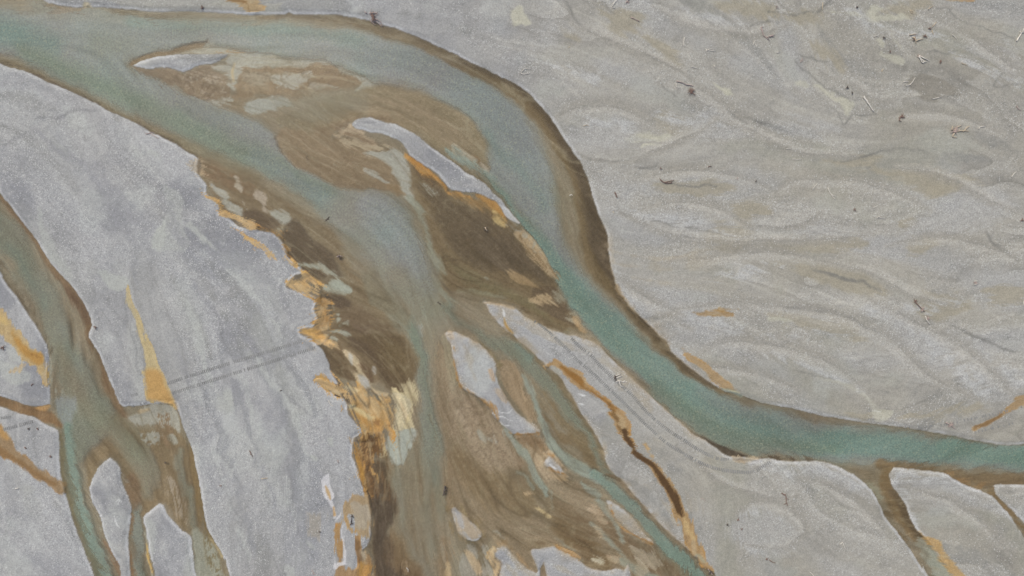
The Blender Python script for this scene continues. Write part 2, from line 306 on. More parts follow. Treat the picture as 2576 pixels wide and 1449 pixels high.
for s in ["2100,776,3 2180,780,9 2261,806,14 2320,845,20 2370,890,24 2430,945,26 2470,985,16", "1725,780,8 1770,800,12 1819,815,9 1907,840,8 2022,860,5", "1930,880,5 1985,900,9 2040,925,10 2110,955,8 2172,982,5", "1655,838,6 1700,880,10 1750,930,9", "2380,832,5 2430,862,11 2480,892,13 2530,930,11 2570,965,12",
          "1925,1170,8 2000,1174,9 2060,1176,9 2120,1195,10 2165,1235,10", "2250,1188,9 2262,1230,12 2285,1285,12 2310,1330,9", "2260,1190,8 2320,1196,10 2380,1212,9", "1540,660,8 1560,720,8 1600,780,8 1650,830,5", "1800,700,5 1900,680,8 2000,660,6", "1590,535,6 1680,560,12 1760,580,10 1850,590,6",
          "2250,790,8 2310,770,10 2390,758,8 2460,745,5", "1860,1310,8 1880,1285,10 1930,1285,8 1980,1310,6", "1860,1365,6 1920,1385,7 1985,1370,6", "1340,150,6 1420,175,10 1500,195,9", "1440,290,8 1520,310,12 1600,320,8", "1650,295,8 1760,300,10 1840,320,6", "2390,130,5 2470,170,10 2560,215,8", "2130,30,4 2250,70,8 2380,95,6", "1700,40,6 1790,55,9 1880,65,6"]: band(s)
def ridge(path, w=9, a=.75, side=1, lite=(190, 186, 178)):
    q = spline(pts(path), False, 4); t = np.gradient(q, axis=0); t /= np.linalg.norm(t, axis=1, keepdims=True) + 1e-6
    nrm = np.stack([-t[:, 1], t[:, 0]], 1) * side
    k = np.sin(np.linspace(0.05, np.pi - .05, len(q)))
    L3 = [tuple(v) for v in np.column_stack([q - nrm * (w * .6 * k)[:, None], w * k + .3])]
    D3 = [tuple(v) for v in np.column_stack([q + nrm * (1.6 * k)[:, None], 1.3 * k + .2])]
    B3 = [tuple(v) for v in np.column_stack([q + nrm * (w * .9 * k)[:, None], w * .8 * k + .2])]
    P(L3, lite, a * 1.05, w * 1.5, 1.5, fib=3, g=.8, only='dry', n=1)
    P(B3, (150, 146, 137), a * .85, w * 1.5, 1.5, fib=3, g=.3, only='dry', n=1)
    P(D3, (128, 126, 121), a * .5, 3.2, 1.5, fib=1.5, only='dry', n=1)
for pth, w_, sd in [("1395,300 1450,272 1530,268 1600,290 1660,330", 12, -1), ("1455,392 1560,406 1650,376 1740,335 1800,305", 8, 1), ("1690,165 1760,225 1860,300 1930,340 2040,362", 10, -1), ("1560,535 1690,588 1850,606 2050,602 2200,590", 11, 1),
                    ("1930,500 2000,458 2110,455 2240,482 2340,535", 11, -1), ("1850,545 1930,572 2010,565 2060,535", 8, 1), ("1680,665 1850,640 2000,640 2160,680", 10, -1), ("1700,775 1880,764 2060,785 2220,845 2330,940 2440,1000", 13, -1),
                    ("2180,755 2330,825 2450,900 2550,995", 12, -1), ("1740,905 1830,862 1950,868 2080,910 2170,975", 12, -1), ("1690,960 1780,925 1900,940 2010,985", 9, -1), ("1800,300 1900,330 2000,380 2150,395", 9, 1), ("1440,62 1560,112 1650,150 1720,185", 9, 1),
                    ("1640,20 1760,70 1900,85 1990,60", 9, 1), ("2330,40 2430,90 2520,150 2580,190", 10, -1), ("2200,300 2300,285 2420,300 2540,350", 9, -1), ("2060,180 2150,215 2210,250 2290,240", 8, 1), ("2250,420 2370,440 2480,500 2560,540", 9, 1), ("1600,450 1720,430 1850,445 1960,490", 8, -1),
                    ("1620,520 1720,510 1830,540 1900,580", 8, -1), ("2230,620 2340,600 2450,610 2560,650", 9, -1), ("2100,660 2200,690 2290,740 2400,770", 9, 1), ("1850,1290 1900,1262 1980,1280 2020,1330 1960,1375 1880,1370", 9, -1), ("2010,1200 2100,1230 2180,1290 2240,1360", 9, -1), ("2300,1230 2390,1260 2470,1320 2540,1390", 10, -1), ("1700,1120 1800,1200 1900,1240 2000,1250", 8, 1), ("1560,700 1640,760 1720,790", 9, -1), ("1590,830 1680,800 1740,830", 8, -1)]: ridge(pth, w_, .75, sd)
# left-hand plain
P("422,-5 425,0 612,0 640,20 610,34 560,31 400,28 320,24 300,10 275,-5", (168, 166, 158), .7, 4, 3, g=.3, only='dry')
tan("540,10 600,5 640,0 690,10 700,35 640,35 600,30", .5, 5, (172, 170, 158))
for s, a in [("1067,1230 1100,1160 1130,1180 1110,1300", 0), ("415,470 450,490 470,560 480,610 470,640 420,630 390,630 400,575 420,560", .55), ("400,570 420,560 424,580 420,610 405,620 392,632 385,628 388,600 395,585", .9), ("240,682 275,680 300,690 320,705 318,724 300,733 280,727 260,705", .85),
             ("372,385 385,385 410,408 405,414 385,400", .7), ("480,560 510,580 545,615 560,628 540,620 500,592", .8), ("100,520 140,620 180,690 200,740 160,690 110,620", .6), ("480,450 540,470 530,500 490,480", .3),
             ("345,800 350,870 362,940 372,1000 345,1010 340,960 330,900 325,830", .5), ("440,720 470,700 500,760 520,900 470,830", .35), ("560,640 640,640 700,700 720,780 650,760 600,690", .3), ("640,780 720,850 700,900 640,860", .35),
             ("690,900 800,1000 790,1060 700,1000", .35), ("822,1105 834,1105 834,1125 825,1120", .8), ("765,1133 790,1145 795,1157 780,1150", .8), ("712,1420 730,1430 740,1449 720,1449", .8), ("300,320 420,420 430,460 330,400", .2), ("0,900 60,925 75,950 40,965 0,945", .7), ("30,850 70,900 60,915 10,880", .6),
             ("760,1275,3 757,1300,3 755,1315,2", .6), ("770,1350 785,1365 790,1385 775,1370", .7), ("255,1310 275,1320 275,1360 262,1340", .5), ("470,1350 480,1350 492,1449 470,1449", .6), ("362,1305 385,1305 390,1340 385,1449 372,1370", .6)]:
    if a: P(s, (181, 183, 178), a, 3 if a > .5 else 18, 4, fib=1.5, g=.05, only='dry', nz=1)
tan("768,1295 784,1292 799,1312 804,1350 780,1352 765,1335", .6, 5, (166, 157, 142))
for s in ["560,900,2 600,1000,5 640,1110,6 690,1240,5 740,1400,3", "620,870,2 680,960,5 730,1060,6 760,1150,4", "690,880,2 750,950,5 800,1040,4", "520,980,2 560,1090,5 600,1220,5 630,1380,4", "640,1130,2 700,1260,5 730,1360,5 760,1449,4", "730,1080,3 745,1180,6 755,1270,6 775,1380,5", "300,520,3 330,620,8 350,720,6", "360,830,2 400,900,4 440,960,3", "470,1020,3 520,1160,5 560,1330,5"]:
    P(s, (144, 145, 148), .65, 7, 5, fib=6, only='dry')
for s in ["480,700,4 540,790,9 610,860,10 700,910,6", "400,500,5 450,560,8 470,640,8", "610,620,4 680,700,9 730,790,8", "560,960,3 640,1010,7 720,1060,6", "460,900,4 500,1000,7 520,1080,6", "100,330,5 200,420,12 280,520,12 330,600,6", "250,420,5 330,520,11 380,600,8"]:
    P(s, (147, 147, 151), .55, 14, 8, fib=9, only='dry')
for s in ["590,930,2 640,1040,5 690,1160,4", "650,900,3 720,1010,7 770,1090,5", "670,1100,2 720,1220,4 745,1330,3", "540,1130,2 580,1260,4 620,1400,4", "580,680,6 640,740,10 700,830,8", "470,760,5 500,860,9 540,960,5"]:
    P(s, (187, 189, 185), .65, 7, 5, fib=6, only='dry')
for s in ["384,625,.6 387,640,1.5 386,670,1.6 387,724,1", "290,733,.4 305,732,1.2 320,724,.5", "721,1154,.5 734,1227,2.5 739,1274,2.5 752,1337,2 784,1382,.8", "815,1095,.5 826,1130,1.5 828,1160,2 816,1200,.7", "325,800,1 335,840,2 340,880,2.5 345,930,2 355,945,1", "540,770,1 560,850,2 590,900,1",
          "650,800,1 690,870,2 740,940,1", "700,960,1 740,1010,3 790,1050,1", "590,1330,.5 640,1449,1", "90,300,1 130,295,4 230,275,4 260,270,1", "5,370,1 50,345,4 80,340,1", "560,1130,1 640,1290,2 700,1449,1", "530,1130,1 600,1310,2", "460,870,1 520,1000,2 560,1130,1", "700,1080,.6 760,1180,2 800,1290,1"]:
    P(s, (134, 134, 136), .55, 5, 4, fib=1.5, only='dry')
for k in range(14):                    # comb of small rills on the edge of the silt sheet
    yy = 835 + 11 * k
    P([(336 + k * 1.2, yy, .5), (352 + k * .9, yy - 3, .25)], (136, 136, 138), .6, 1.0, 1, only='dry')
for s in ["100,520 60,470 160,600 240,690 200,690", "430,350 520,440 480,470 400,420", "590,1100 700,1200 760,1400 700,1420 600,1200", "500,1060 560,1200 600,1449 540,1360", "60,1250 160,1280 200,1400 150,1449 40,1350", "230,600 330,600 320,690 260,640", "840,1110 880,1110 890,1180 850,1230 830,1180", "392,1290 420,1300 480,1360 480,1400 430,1440 395,1400"]: grav(s, .5, 24, (178, 178, 179))
# pale stony rim along the waterline
rim = np.exp(-((WET + 4.0) / 3.2) ** 2) * (WET < 0) * np.clip(.7 + .55 * N2, 0, 1)
C += rim[..., None] * (np.array((206, 206, 208), np.float32) - C) * .72
GR += rim * .35
# damp, tan-stained margins of the bars inside the braids
braid = sst(880, 980, X) * sst(1850, 1700, X) * sst(520, 640, Y)
dm = np.exp(-np.clip(-WET, 0, 60) / (5 + 4 * np.clip(N2, -.8, 2))) * (WET < 0) * braid
C += (dm * np.clip(.75 + .35 * N3, 0, 1))[..., None] * (np.array((150, 129, 98), np.float32) - C) * .85
GR *= 1 - .7 * dm
isw = braid * sst(.4, 1.5, FIB2 * .5 + STR * .5 + N2 * .6) * (WET < 0)
C += isw[..., None] * (np.array((172, 162, 144), np.float32) - C) * .5

# ------------------------------------------------------------------ river bed and river water
wm = sst(-1.0, 1.5, WET)
bed = np.array((136, 121, 99), np.float32) + (3.0 * STR + 3 * FIB2 + 2.5 * N2 + 2 * FIB)[..., None]
C += wm[..., None] * (bed - C)
GR *= 1 - wm
TI[:] = np.array((124, 124, 104), np.float32)
MK[:] = .22
def deep(shape, tint, mk=.86, soft=16, a=1.0, warp=3, fib=3, **k): P(shape, None, a, soft, warp, fib=fib, mk=mk, tint=tint, only='wet', **k)
def alg(shape, col=BR, a=.9, soft=6, warp=1.5, fib=8, mk=.05, **k): P(shape, col, a, soft, warp, fib=fib, mk=mk, only='wet', **k)
def pale(shape, col=PS, a=.9, soft=3.2, warp=2, fib=7, mk=.10, **k): P(shape, tuple(.6 * v + .4 * (158 - 5 * i) for i, v in enumerate(col)) if col[2] > 125 else col, a, soft, warp, fib=fib, mk=mk, only='wet', nz=.8, **k)
def orange(shape, col=OC, a=.95, soft=3.0, warp=2, fib=3, **k): P(shape, col, a, soft, warp, fib=fib, g=0, och=True, nz=.8, **k)

# the main river, deep and cloudy
deep("-500,-160 0,15 150,30 300,35 450,55 620,60 750,68 850,75 950,88 1050,120 1150,165 1250,222 1310,285 1350,350 1385,430 1400,500 1415,570 1440,640 1475,700 1530,760 1600,850 1700,930 1800,1000 1930,1030 2100,1068 2300,1092 2576,1130 3200,1090 3200,1200 2576,1185 2450,1170 2300,1160 2150,1165 2000,1148 1850,1120 1745,1070 1640,980 1540,880 1490,820 1430,730 1385,640 1330,560 1270,490 1210,430 1230,400 1220,340 1180,285 1110,240 1000,210 930,200 860,165 760,140 640,130 500,110 400,130 340,150 320,165 370,190 450,220 540,260 620,290 680,330 700,372 760,425 850,478 930,490 1000,500 1030,560 1060,620 1080,700 1040,720 980,650 900,590 830,530 740,470 650,420 560,370 420,320 250,245 100,180 0,140 -500,-40", (126, 132, 126), .86, 20)
deep("-500,-60,40 0,80,36 60,95,30 130,110,20", (103, 129, 119), .92, 30, .9)
deep("80,12,14 170,32,14 260,45,14 380,52,8", (124, 123, 110), .8, 18, .7)
deep("60,130,18 150,170,22 260,220,24 400,285,28 560,365,26 680,415,22", (105, 122, 100), .9, 26, .85)
deep("330,55,10 500,68,14 640,72,14 760,80,16 880,100,14 960,130,12", (108, 127, 117), .9, 16, .8)
deep("250,110,30 330,120,20", (122, 126, 113), .86, 25, .8)
deep("950,140,40 1080,170,40 1200,235,38 1280,310,34 1330,400,26", (121, 128, 125), .92, 22, .9)
deep("1225,330,8 1260,380,12 1320,440,14 1370,520,16", (108, 122, 114), .9, 16, .7)
deep("1215,440,5 1270,500,10 1340,590,16 1400,670,24 1450,735,32 1520,810,34 1600,890,36 1700,975,38 1800,1040,36 1920,1080,36 2100,1110,34 2300,1125,30 2576,1150,26 3200,1140,30", TQ, .94, 14, .95)
deep("1400,690,10 1460,765,20 1540,850,20 1640,950,18 1750,1040,16", (103, 130, 113), .95, 14, .8)
deep("1650,980,22 1760,1060,26 1860,1110,24 2000,1125,16 2100,1125,14", (106, 122, 102), .93, 16, .8)
deep("1760,990,14 1850,1035,18 1950,1060,18 2060,1075,16", (111, 124, 115), .92, 14, .75)
deep("2380,1130,20 2576,1155,16", (102, 129, 112), .94, 12, .8)
deep("640,395,18 720,440,26 800,490,26 880,520,30", (112, 127, 118), .9, 16, .8)
deep("700,400,6 780,455,8 850,485,7", (108, 122, 104), .9, 8, .7)
deep("860,480 960,485 1000,510 1050,580 1085,660 1100,730 1060,760 1000,730 940,670 890,610 820,540", (127, 129, 116), .72, 30)
deep("1000,690,20 1050,760,26 1100,800,22 1120,840,12", (126, 124, 103), .5, 26, .8)
deep("900,500 980,500 1040,590 1070,680 1040,690 980,640 920,570", (131, 136, 131), .9, 20)
# brown weedy banks, outer side of the bend
alg("120,8,3 155,17,4 200,22,4", (122, 104, 78), .8, 4)
alg("262,-5,3 270,8,4 290,24,7 340,32,8 400,36,7 480,34,3", DK, .8, 4)
alg("300,26,10 400,40,9 520,42,8 620,44,7", (106, 94, 68), .7, 7)
alg("640,38,6 700,42,10 728,35,8 800,45,11 860,50,13 906,58,16 960,72,18 1030,98,19 1110,132,20 1200,174,20 1288,216,23 1350,266,30 1400,330,34 1440,392,34 1475,455,40 1492,515,44 1512,572,56 1528,640,58 1536,690,40 1552,728,22 1600,787,20 1650,838,20 1690,884,19 1740,930,19 1800,973,12 1832,988,4", (106, 89, 61), .95, 8, 3, 2)
alg("700,38,5 728,32,6 800,40,5 906,50,6 1000,76,7 1100,118,8 1200,163,9 1288,207,10 1350,257,14 1400,320,17 1440,382,19 1475,445,24 1490,505,28 1510,560,34 1524,620,36 1534,670,24 1545,705,10 1570,756,10 1620,808,12 1680,868,12 1740,930,10 1790,968,6", (73, 59, 42), .9, 11, 2, 3)
alg("1386,470,4 1400,505,9 1410,545,10 1420,590,9 1432,635,4", (120, 108, 78), .75, 9, mk=.35)
alg("1345,420,3 1375,470,5", (118, 112, 86), .6, 9, mk=.5)
alg("1865,995,2 1890,1004,4 1930,1017,2", DK, .8, 3)
alg("2020,1036,1 2300,1080,1.5 2500,1118,1.5", (92, 88, 72), .6, 2)
alg("-500,-24,12 0,156,9 57,175,8 120,205,8 200,238,7 295,286,6 370,326,6 440,362,7 500,404,9", (70, 55, 38), .95, 4, 1, 2)
alg("-500,-40,14 0,146,14 120,196,11 295,278,9 440,355,10 560,400,14 640,450,14", (112, 103, 78), .6, 8)
alg("1738,1086,2 1775,1106,5 1803,1126,10 1826,1138,13 1850,1146,10 1880,1149,3", (66, 54, 42), 1, 3, 1, 1)
alg("1490,857,2 1538,900,2 1620,980,3 1700,1050,3 1740,1088,3", (96, 84, 62), .8, 3)
alg("1930,1152,2 1960,1155,6 2000,1158,5 2045,1158,1", (74, 60, 44), .95, 3)
alg("2232,1160,4 2250,1168,7 2310,1178,6 2370,1186,9 2420,1200,14 2500,1206,19 2576,1210,14 3200,1215,14", (104, 86, 60), .9, 6)
alg("2380,1192,3 2420,1212,8 2480,1230,10 2500,1235,12", (126, 100, 66), .85, 4, tex=(N3, -1.2, .2))
# two small brown outlets at the lower right
alg("2215,1165,16 2240,1180,14 2235,1215,22 2255,1260,24 2275,1300,22 2305,1335,22 2335,1368,18", (116, 96, 66), .95, 6, 2, 2)
alg("2245,1235,8 2270,1270,12 2290,1310,14 2320,1345,12", (90, 74, 53), .9, 7, 2, 2)
pale("2185,1210,7 2200,1225,7 2215,1250,5", (134, 134, 116), .7, 6)
pale("2330,1372,22 2350,1400,24 2375,1440,26 2420,1560,34 2500,1760,40", (150, 160, 148), .95, 4, 2, 5)
alg("2225,1297,3 2250,1325,4 2275,1358,3", (98, 82, 58), .9, 3)
orange("2312,1335,2 2340,1360,7 2362,1388,9 2380,1412,10 2400,1437,11 2430,1480,12 2520,1640,14", (196, 152, 84), .9, 4)
alg("2495,1243,7 2527,1270,9 2548,1295,9 2570,1328,9 2640,1440,12 2760,1760,16", (112, 92, 62), .95, 4)
# weedy fringe and bars of the upper middle shoal
alg("332,165,6 350,151,8 375,140,8 425,129,8 462,118,10 500,110,9 520,103,5", (104, 84, 56), .95, 5, 2, 3)
pale("437,132 480,124 520,117 560,116 620,128 644,130 700,140 760,142 820,155 850,165 830,172 760,165 650,166 590,180 575,170 560,150 572,138 520,132", (158, 158, 146), .9, 5, 3, 2)
alg("540,134,1 580,130,1.5 620,125,1", (140, 108, 66), .9, 2)
alg("340,172 360,192 400,205 440,215 475,242 525,252 582,242 580,220 560,190 525,170 490,172 455,184 410,172 375,176", (122, 104, 82), .95, 4, 3, 4)
pale("455,185 500,180 550,190 575,215 578,238 520,245 480,225", (178, 168, 154), .55, 6, 3, 2, tex=(FIB + .6 * N3, .3, 1.0))
alg("400,200 440,216 480,245 540,262 580,280 640,300 640,275 600,255 580,244 525,254 475,243", (122, 106, 82), .85, 12)
alg("538,165,2 560,180,4 575,205,3 582,238,3", (108, 88, 64), .8, 4)
pale("540,172 582,142 612,132 644,131 650,155 605,185 592,215 588,238 582,228 572,195 556,182", (163, 164, 154), .9, 3)
P("585,160,2 580,180,4 585,200,3", (196, 172, 130), .7, 4, 2, only='wet')
alg("606,172 644,168 700,170 755,166 790,162 838,160 856,182 882,190 909,197 914,205 900,220 868,226 790,235 740,248 690,245 640,240 600,245 585,240 592,222", (126, 106, 80), .95, 4, 3, 4)
pale("684,192 730,187 775,182 788,190 776,207 720,220 690,215", (164, 164, 154), .9, 3, 3, 5)
pale("612,178 660,182 680,190 672,206 640,205 610,195", (158, 154, 138), .5, 5, 3, 5)
pale("790,207 820,212 850,218 800,222 780,214", (160, 160, 150), .7, 3, 3, 3)
alg("800,165 838,162 852,185 830,205 800,200 790,180", (150, 130, 108), .6, 4, 3, 3, tex=(N4, -.3, .6))
pale("844,165 869,177 894,187 919,197 946,212 931,220 894,224 909,207 889,190 856,180", (160, 163, 154), .9, 3, 2, 1.5)
pale("606,260 644,246 694,244 716,250 731,260 694,275 656,287 640,290 615,275", (151, 158, 153), .95, 3, 3, 3)
pale("525,252,2 550,255,3 575,250,2", (156, 160, 152), .8, 2)
deep("700,262,14 780,250,16 900,232,14 1000,240,14", (122, 118, 94), .45, 24, .6)
alg("400,200 440,216 480,238 525,250 575,238 575,215 555,188 520,174 470,180", (92, 74, 54), .65, 6, 2, 5, tex=(N4 + .5 * FIB, .0, 1.0))
alg("612,172 700,172 760,168 840,163 880,190 910,200 880,222 800,232 720,245 640,238 600,240", (98, 80, 58), .5, 6, 2, 6, tex=(N4 + .7 * FIB, .1, 1.1))
# the big brown shoal east of the middle
alg("944,212 994,215 1044,225 1094,242 1144,265 1181,292 1206,320 1224,362 1229,395 1229,427 1200,410 1160,390 1126,382 1090,372 1060,345 1030,328 990,305 930,290 890,292 840,320 800,350 760,350 720,330 690,300 760,268 850,240", (124, 111, 86), .9, 9, 4, 3)
alg("860,290 930,240 1050,250 1150,300 1200,370 1140,370 1060,330 960,290", (127, 112, 90), .7, 26)
deep("720,300,20 800,275,22 900,250,20", (122, 117, 93), .45, 26, .6)
alg("690,365 700,330 760,330 830,305 890,292 960,290 1010,312 970,306 900,300 850,320 835,345 900,360 960,385 990,430 1010,490 980,482 920,480 870,475 819,458 781,438 744,410", (124, 106, 82), .92, 6, 4, 3)
alg("700,370 760,340 850,350 900,400 960,440 980,475 880,476 800,445", (118, 101, 77), .55, 14)
alg("840,315 870,305 930,292 990,300 960,303 900,308 860,330", (104, 86, 66), .8, 5, 2, 4, tex=(N4, -.8, .4))
P("834,335 869,322 890,315 920,335 945,345 960,368 930,362 900,350 860,345 845,345", (176, 160, 138), .85, 4, 3, fib=3, mk=.02, only='wet')
P("848,360 900,378 960,382 985,372 960,360 900,355 860,345", (172, 160, 138), .8, 4, 3, fib=4, mk=.02, only='wet')
alg("850,335,3 890,345,5 930,352,5 960,362,3", (116, 96, 72), .8, 4, 3, 4)
pale("840,412,3 900,415,3", (146, 142, 122), .5, 8, 3, 4, tex=(FIB, .2, 1.2))
alg("1195,400,8 1215,425,6 1226,425,3", (138, 110, 78), .6, 6)
pale("1140,380 1158,378 1172,392 1195,402 1180,402 1155,396", (164, 158, 138), .8, 3)
pale("1120,380,2 1160,402,5 1200,428,6 1235,450,8", (128, 146, 134), .85, 4, mk=.5, tint=(128, 146, 134))
pale("1216,415,2 1226,425,2", (172, 162, 142), .8, 2)
alg("1080,362,1.5 1120,395,2 1170,430,3 1216,462,3.5 1256,500,4 1300,555,5 1340,600,3", (86, 74, 52), .85, 3)
# silt lanes in the middle
pale("919,385 964,380 994,377 1014,395 1026,417 1036,437 1036,462 1029,480 1039,497 1045,515 1020,505 1011,500 1006,470 991,437 976,415 956,400 926,390", (158, 163, 156), .95, 3, 2.5, 2.5)
pale("914,427 939,430 964,445 984,455 969,458 944,450 924,440", (156, 160, 152), .9, 3, 2.5, 3)
alg("960,462 1000,462 1010,490 1000,500 975,478", (122, 100, 70), .8, 4)
# the dark weed bed east of the middle
alg("1026,390 1045,410 1079,428 1101,445 1119,468 1134,480 1184,490 1230,505 1260,530 1275,555 1309,572 1340,605 1370,655 1400,708 1412,735 1440,790 1480,840 1440,838 1380,820 1320,785 1280,762 1220,748 1150,740 1115,720 1095,650 1075,590 1060,540 1040,500 1036,450", (110, 93, 66), .95, 6, 3, 4)
alg("1050,460 1090,470 1130,495 1180,515 1230,540 1270,575 1310,615 1345,655 1385,695 1400,718 1370,722 1330,705 1280,690 1230,680 1180,665 1140,625 1110,570 1080,520", (84, 70, 50), .9, 14, 4, 6)
alg("1180,560 1260,590 1340,660 1380,700 1300,680 1220,640", (76, 63, 46), .6, 14, 4, 4)
alg("1040,545 1075,580 1100,660 1130,740 1100,720 1075,640", (122, 110, 84), .75, 12)
alg("1120,640,10 1180,700,18 1260,735,14 1340,775,10 1420,835,6", (104, 96, 68), .75, 12)
alg("1230,755,3 1300,768,6 1350,800,6 1410,832,5", (88, 72, 48), .8, 4)
alg("1340,720 1400,725 1415,760 1440,780 1430,790 1470,835 1440,830 1400,800 1350,770", (84, 68, 48), .85, 6, 3, 4)
P("1296,587 1320,582 1338,595 1358,620 1370,645 1388,680 1403,708 1375,695 1350,667 1326,635 1303,607", (174, 154, 124), .8, 3, 2, fib=3.5, mk=.02, only='wet')
alg("1310,600,4 1350,650,7 1390,700,4", (112, 90, 60), .7, 3, 2, 5, tex=(FIB, -.3, .5))
P("1333,750 1363,739 1383,747 1395,764 1408,774 1378,767 1350,762", (172, 152, 120), .8, 4, 2, fib=4, mk=.02, only='wet')
P("1286,690 1330,700 1370,728 1330,722 1290,708", (150, 128, 94), .7, 4, 2, fib=5, mk=.02, only='wet')
pale("1385,735 1412,732 1420,755 1400,760", (140, 134, 116), .8, 4)
pale("1435,790 1450,795 1470,830 1455,832 1440,815", (150, 143, 124), .8, 4)
P("1438,803 1455,800 1478,838 1462,835", (186, 154, 112), .7, 3, 2, only='wet')
pale("1200,670,1 1215,690,3 1225,705,2", (150, 150, 132), .6, 3, 2, 4, tex=(N4, -.4, .4))
pale("1060,435 1080,445 1100,480 1085,490 1070,465", (146, 146, 132), .75, 4, 2, 5, tex=(FIB, -.5, .5))
alg("1030,385 1050,410 1090,440 1118,462 1135,480 1110,478 1075,455 1045,430", (88, 68, 42), .9, 4, 2, 4)
for s in ["1022,388,1.5 1042,406,3 1072,430,4 1098,452,4 1122,474,3", "1130,482,3 1165,488,4 1200,494,6 1230,512,8 1255,535,8 1272,562,4"]:
    P(s, (176, 128, 58), .85, 3, 2, fib=4, mk=.02, only='wet')
P("1140,486 1184,486 1226,502 1255,528 1275,560 1270,575 1240,550 1205,525 1165,505", (150, 118, 70), .6, 4, 2, fib=5, mk=.02, only='wet')
P("1238,535 1262,548 1275,572 1255,570 1240,558", (190, 170, 118), .7, 3, 2, fib=4, mk=.02, only='wet')
pale("1270,562,3 1300,580,5 1325,600,5 1345,625,3", (146, 150, 140), .6, 5, tex=(N4, -.6, .3))
# teal threads running through the middle
for s, w in [("1026,500,6 1045,530,9 1060,560,7 1075,600,6 1085,640,6 1095,680,6 1112,724,5 1125,760,6 1150,805,6", .75), ("730,545,3 770,575,5 800,600,4 830,630,4 860,670,4 880,700,6", .7), ("855,660,4 866,690,7 880,720,6 900,745,4 925,775,4", .75), ("955,650,6 972,720,8 990,760,6 1015,795,6", .6),
             ("890,757,3 920,770,2.5 950,800,2", .5), ("1106,640,4 1110,665,6 1118,690,3", .5), ("1072,724,2 1070,780,2 1060,815,3", .5), ("1150,735,7 1200,738,8 1260,745,6", .4), ("960,690,3 965,710,3", .7), ("850,835,4 920,815,5 990,800,5", .35), ("880,855,3 950,835,4 1010,820,3", .3)]:
    P(s, (138, 143, 127), w * .8, 6, 3, fib=4, mk=.35, tint=(136, 142, 126), only='wet')
pale("1034,802 1054,817 1068,812 1068,842 1056,838", (152, 160, 155), .85, 4)
deep("1035,800,7 1042,830,11 1052,870,14 1064,920,18 1072,980,20 1078,1050,22 1086,1100,26 1094,1150,26 1100,1210,20", (121, 129, 112), .72, 12, .9)
deep("1040,820,6 1060,900,8 1078,1000,9 1088,1080,9 1100,1140,10", (112, 122, 100), .78, 9, .7)
alg("1000,650 1080,670 1105,760 1080,790 1040,760 1000,700", (124, 117, 95), .45, 22, mk=.35)
alg("930,670 970,690 1000,760 1040,800 1000,830 930,790 890,740", (122, 112, 89), .7, 16, mk=.2)
# brown apron west of the middle
alg("500,400 540,405 600,430 644,455 700,500 760,545 830,580 870,640 900,690 940,760 1000,830 1040,880 1050,940 1040,990 1005,985 960,960 900,960 850,950 820,900 800,870 790,800 800,740 750,670 720,640 700,590 640,575 560,530 510,450", (116, 99, 74), .9, 6, 3, 4)
alg("600,440 660,470 740,540 820,575 850,620 800,600 720,550 640,490", (120, 107, 84), .7, 12)
alg("505,415 545,420 590,440 620,460 640,480 620,500 560,470 520,445", (110, 86, 60), .85, 6, 2, 5, tex=(FIB + N4 * .5, -1.0, .3))
pale("522,452 542,470 562,477 585,500 602,520 614,540 600,545 560,510 535,480", (164, 169, 164), .92, 3, 2, 3)
pale("592,442 604,460 606,490 615,515 630,525 618,530 605,512 600,480 594,462", (178, 166, 146), .9, 3, 2, 3)
pale("640,480 662,490 668,510 670,535 656,520", (176, 160, 142), .85, 3, 2, 3)
pale("676,525 706,535 727,550 730,566 705,558 685,540", (162, 168, 162), .9, 3, 2, 3)
alg("605,530 640,522 680,545 700,560 690,575 650,575 610,560", (84, 68, 50), .9, 5, 2, 4)
pale("700,570,2 722,580,3 730,575,2", (156, 158, 144), .7, 3, 2, 3)
alg("706,595 729,555 754,570 784,595 814,617 834,635 849,652 861,680 854,695 839,685 804,667 751,662 726,645 716,617", (80, 65, 47), .95, 5, 3, 4)
alg("751,665 784,675 819,685 844,692 846,700 824,707 794,697 769,682", (88, 72, 54), .95, 3, 2, 3)
pale("756,660 804,667 839,685 856,695 862,705 884,722 880,735 856,728 824,735 806,726 815,712 846,702 820,686 785,674 760,667", (168, 178, 166), .9, 3, 2, 3)
pale("815,712 850,700 884,720 880,735 850,740 820,735", (160, 172, 160), .8, 4, 2, 4)
alg("806,744 819,737 856,739 884,757 886,769 869,784 844,774 819,762", (80, 64, 48), .95, 5, 3, 4)
alg("850,780 900,770 960,810 1000,830 940,838 900,845 860,820", (108, 91, 70), .8, 8, 3, 4)
alg("846,830 900,818 930,815 915,835 880,842", (98, 80, 62), .7, 6)
for s in ["832,762,2 838,778,3", "850,790,2 852,805,3 848,818,2", "855,820,3 872,815,4 878,822,2", "822,838,4 845,835,5 870,840,5 885,850,3", "816,762,1.5 822,775,2", "832,850,4 845,860,4"]:
    pale(s, (166, 176, 162), .85, 2.5, 2, 3)
alg("864,864 894,842 944,838 994,837 1019,862 1034,894 1044,924 1044,937 1036,962 1014,972 1009,989 989,979 971,964 954,937 929,907 909,889 884,874", (94, 77, 53), .95, 5, 3, 4)
alg("870,862 900,850 930,880 960,920 990,965 1010,985 985,978 960,950 930,905 900,885", (80, 63, 46), .6, 8, 3, 5)
alg("960,870 1000,860 1030,900 1035,940 1000,940 970,910", (108, 92, 62), .6, 14)
alg("806,872 829,859 851,869 864,894 879,919 889,949 891,962 869,952 851,947 829,917 819,894", (94, 76, 52), .95, 3.5, 2, 2)
alg("812,866,4 820,890,4 832,930,5 845,955,6 858,985,5 875,1005,4 895,1016,2", (80, 64, 46), .85, 3, 2, 2)
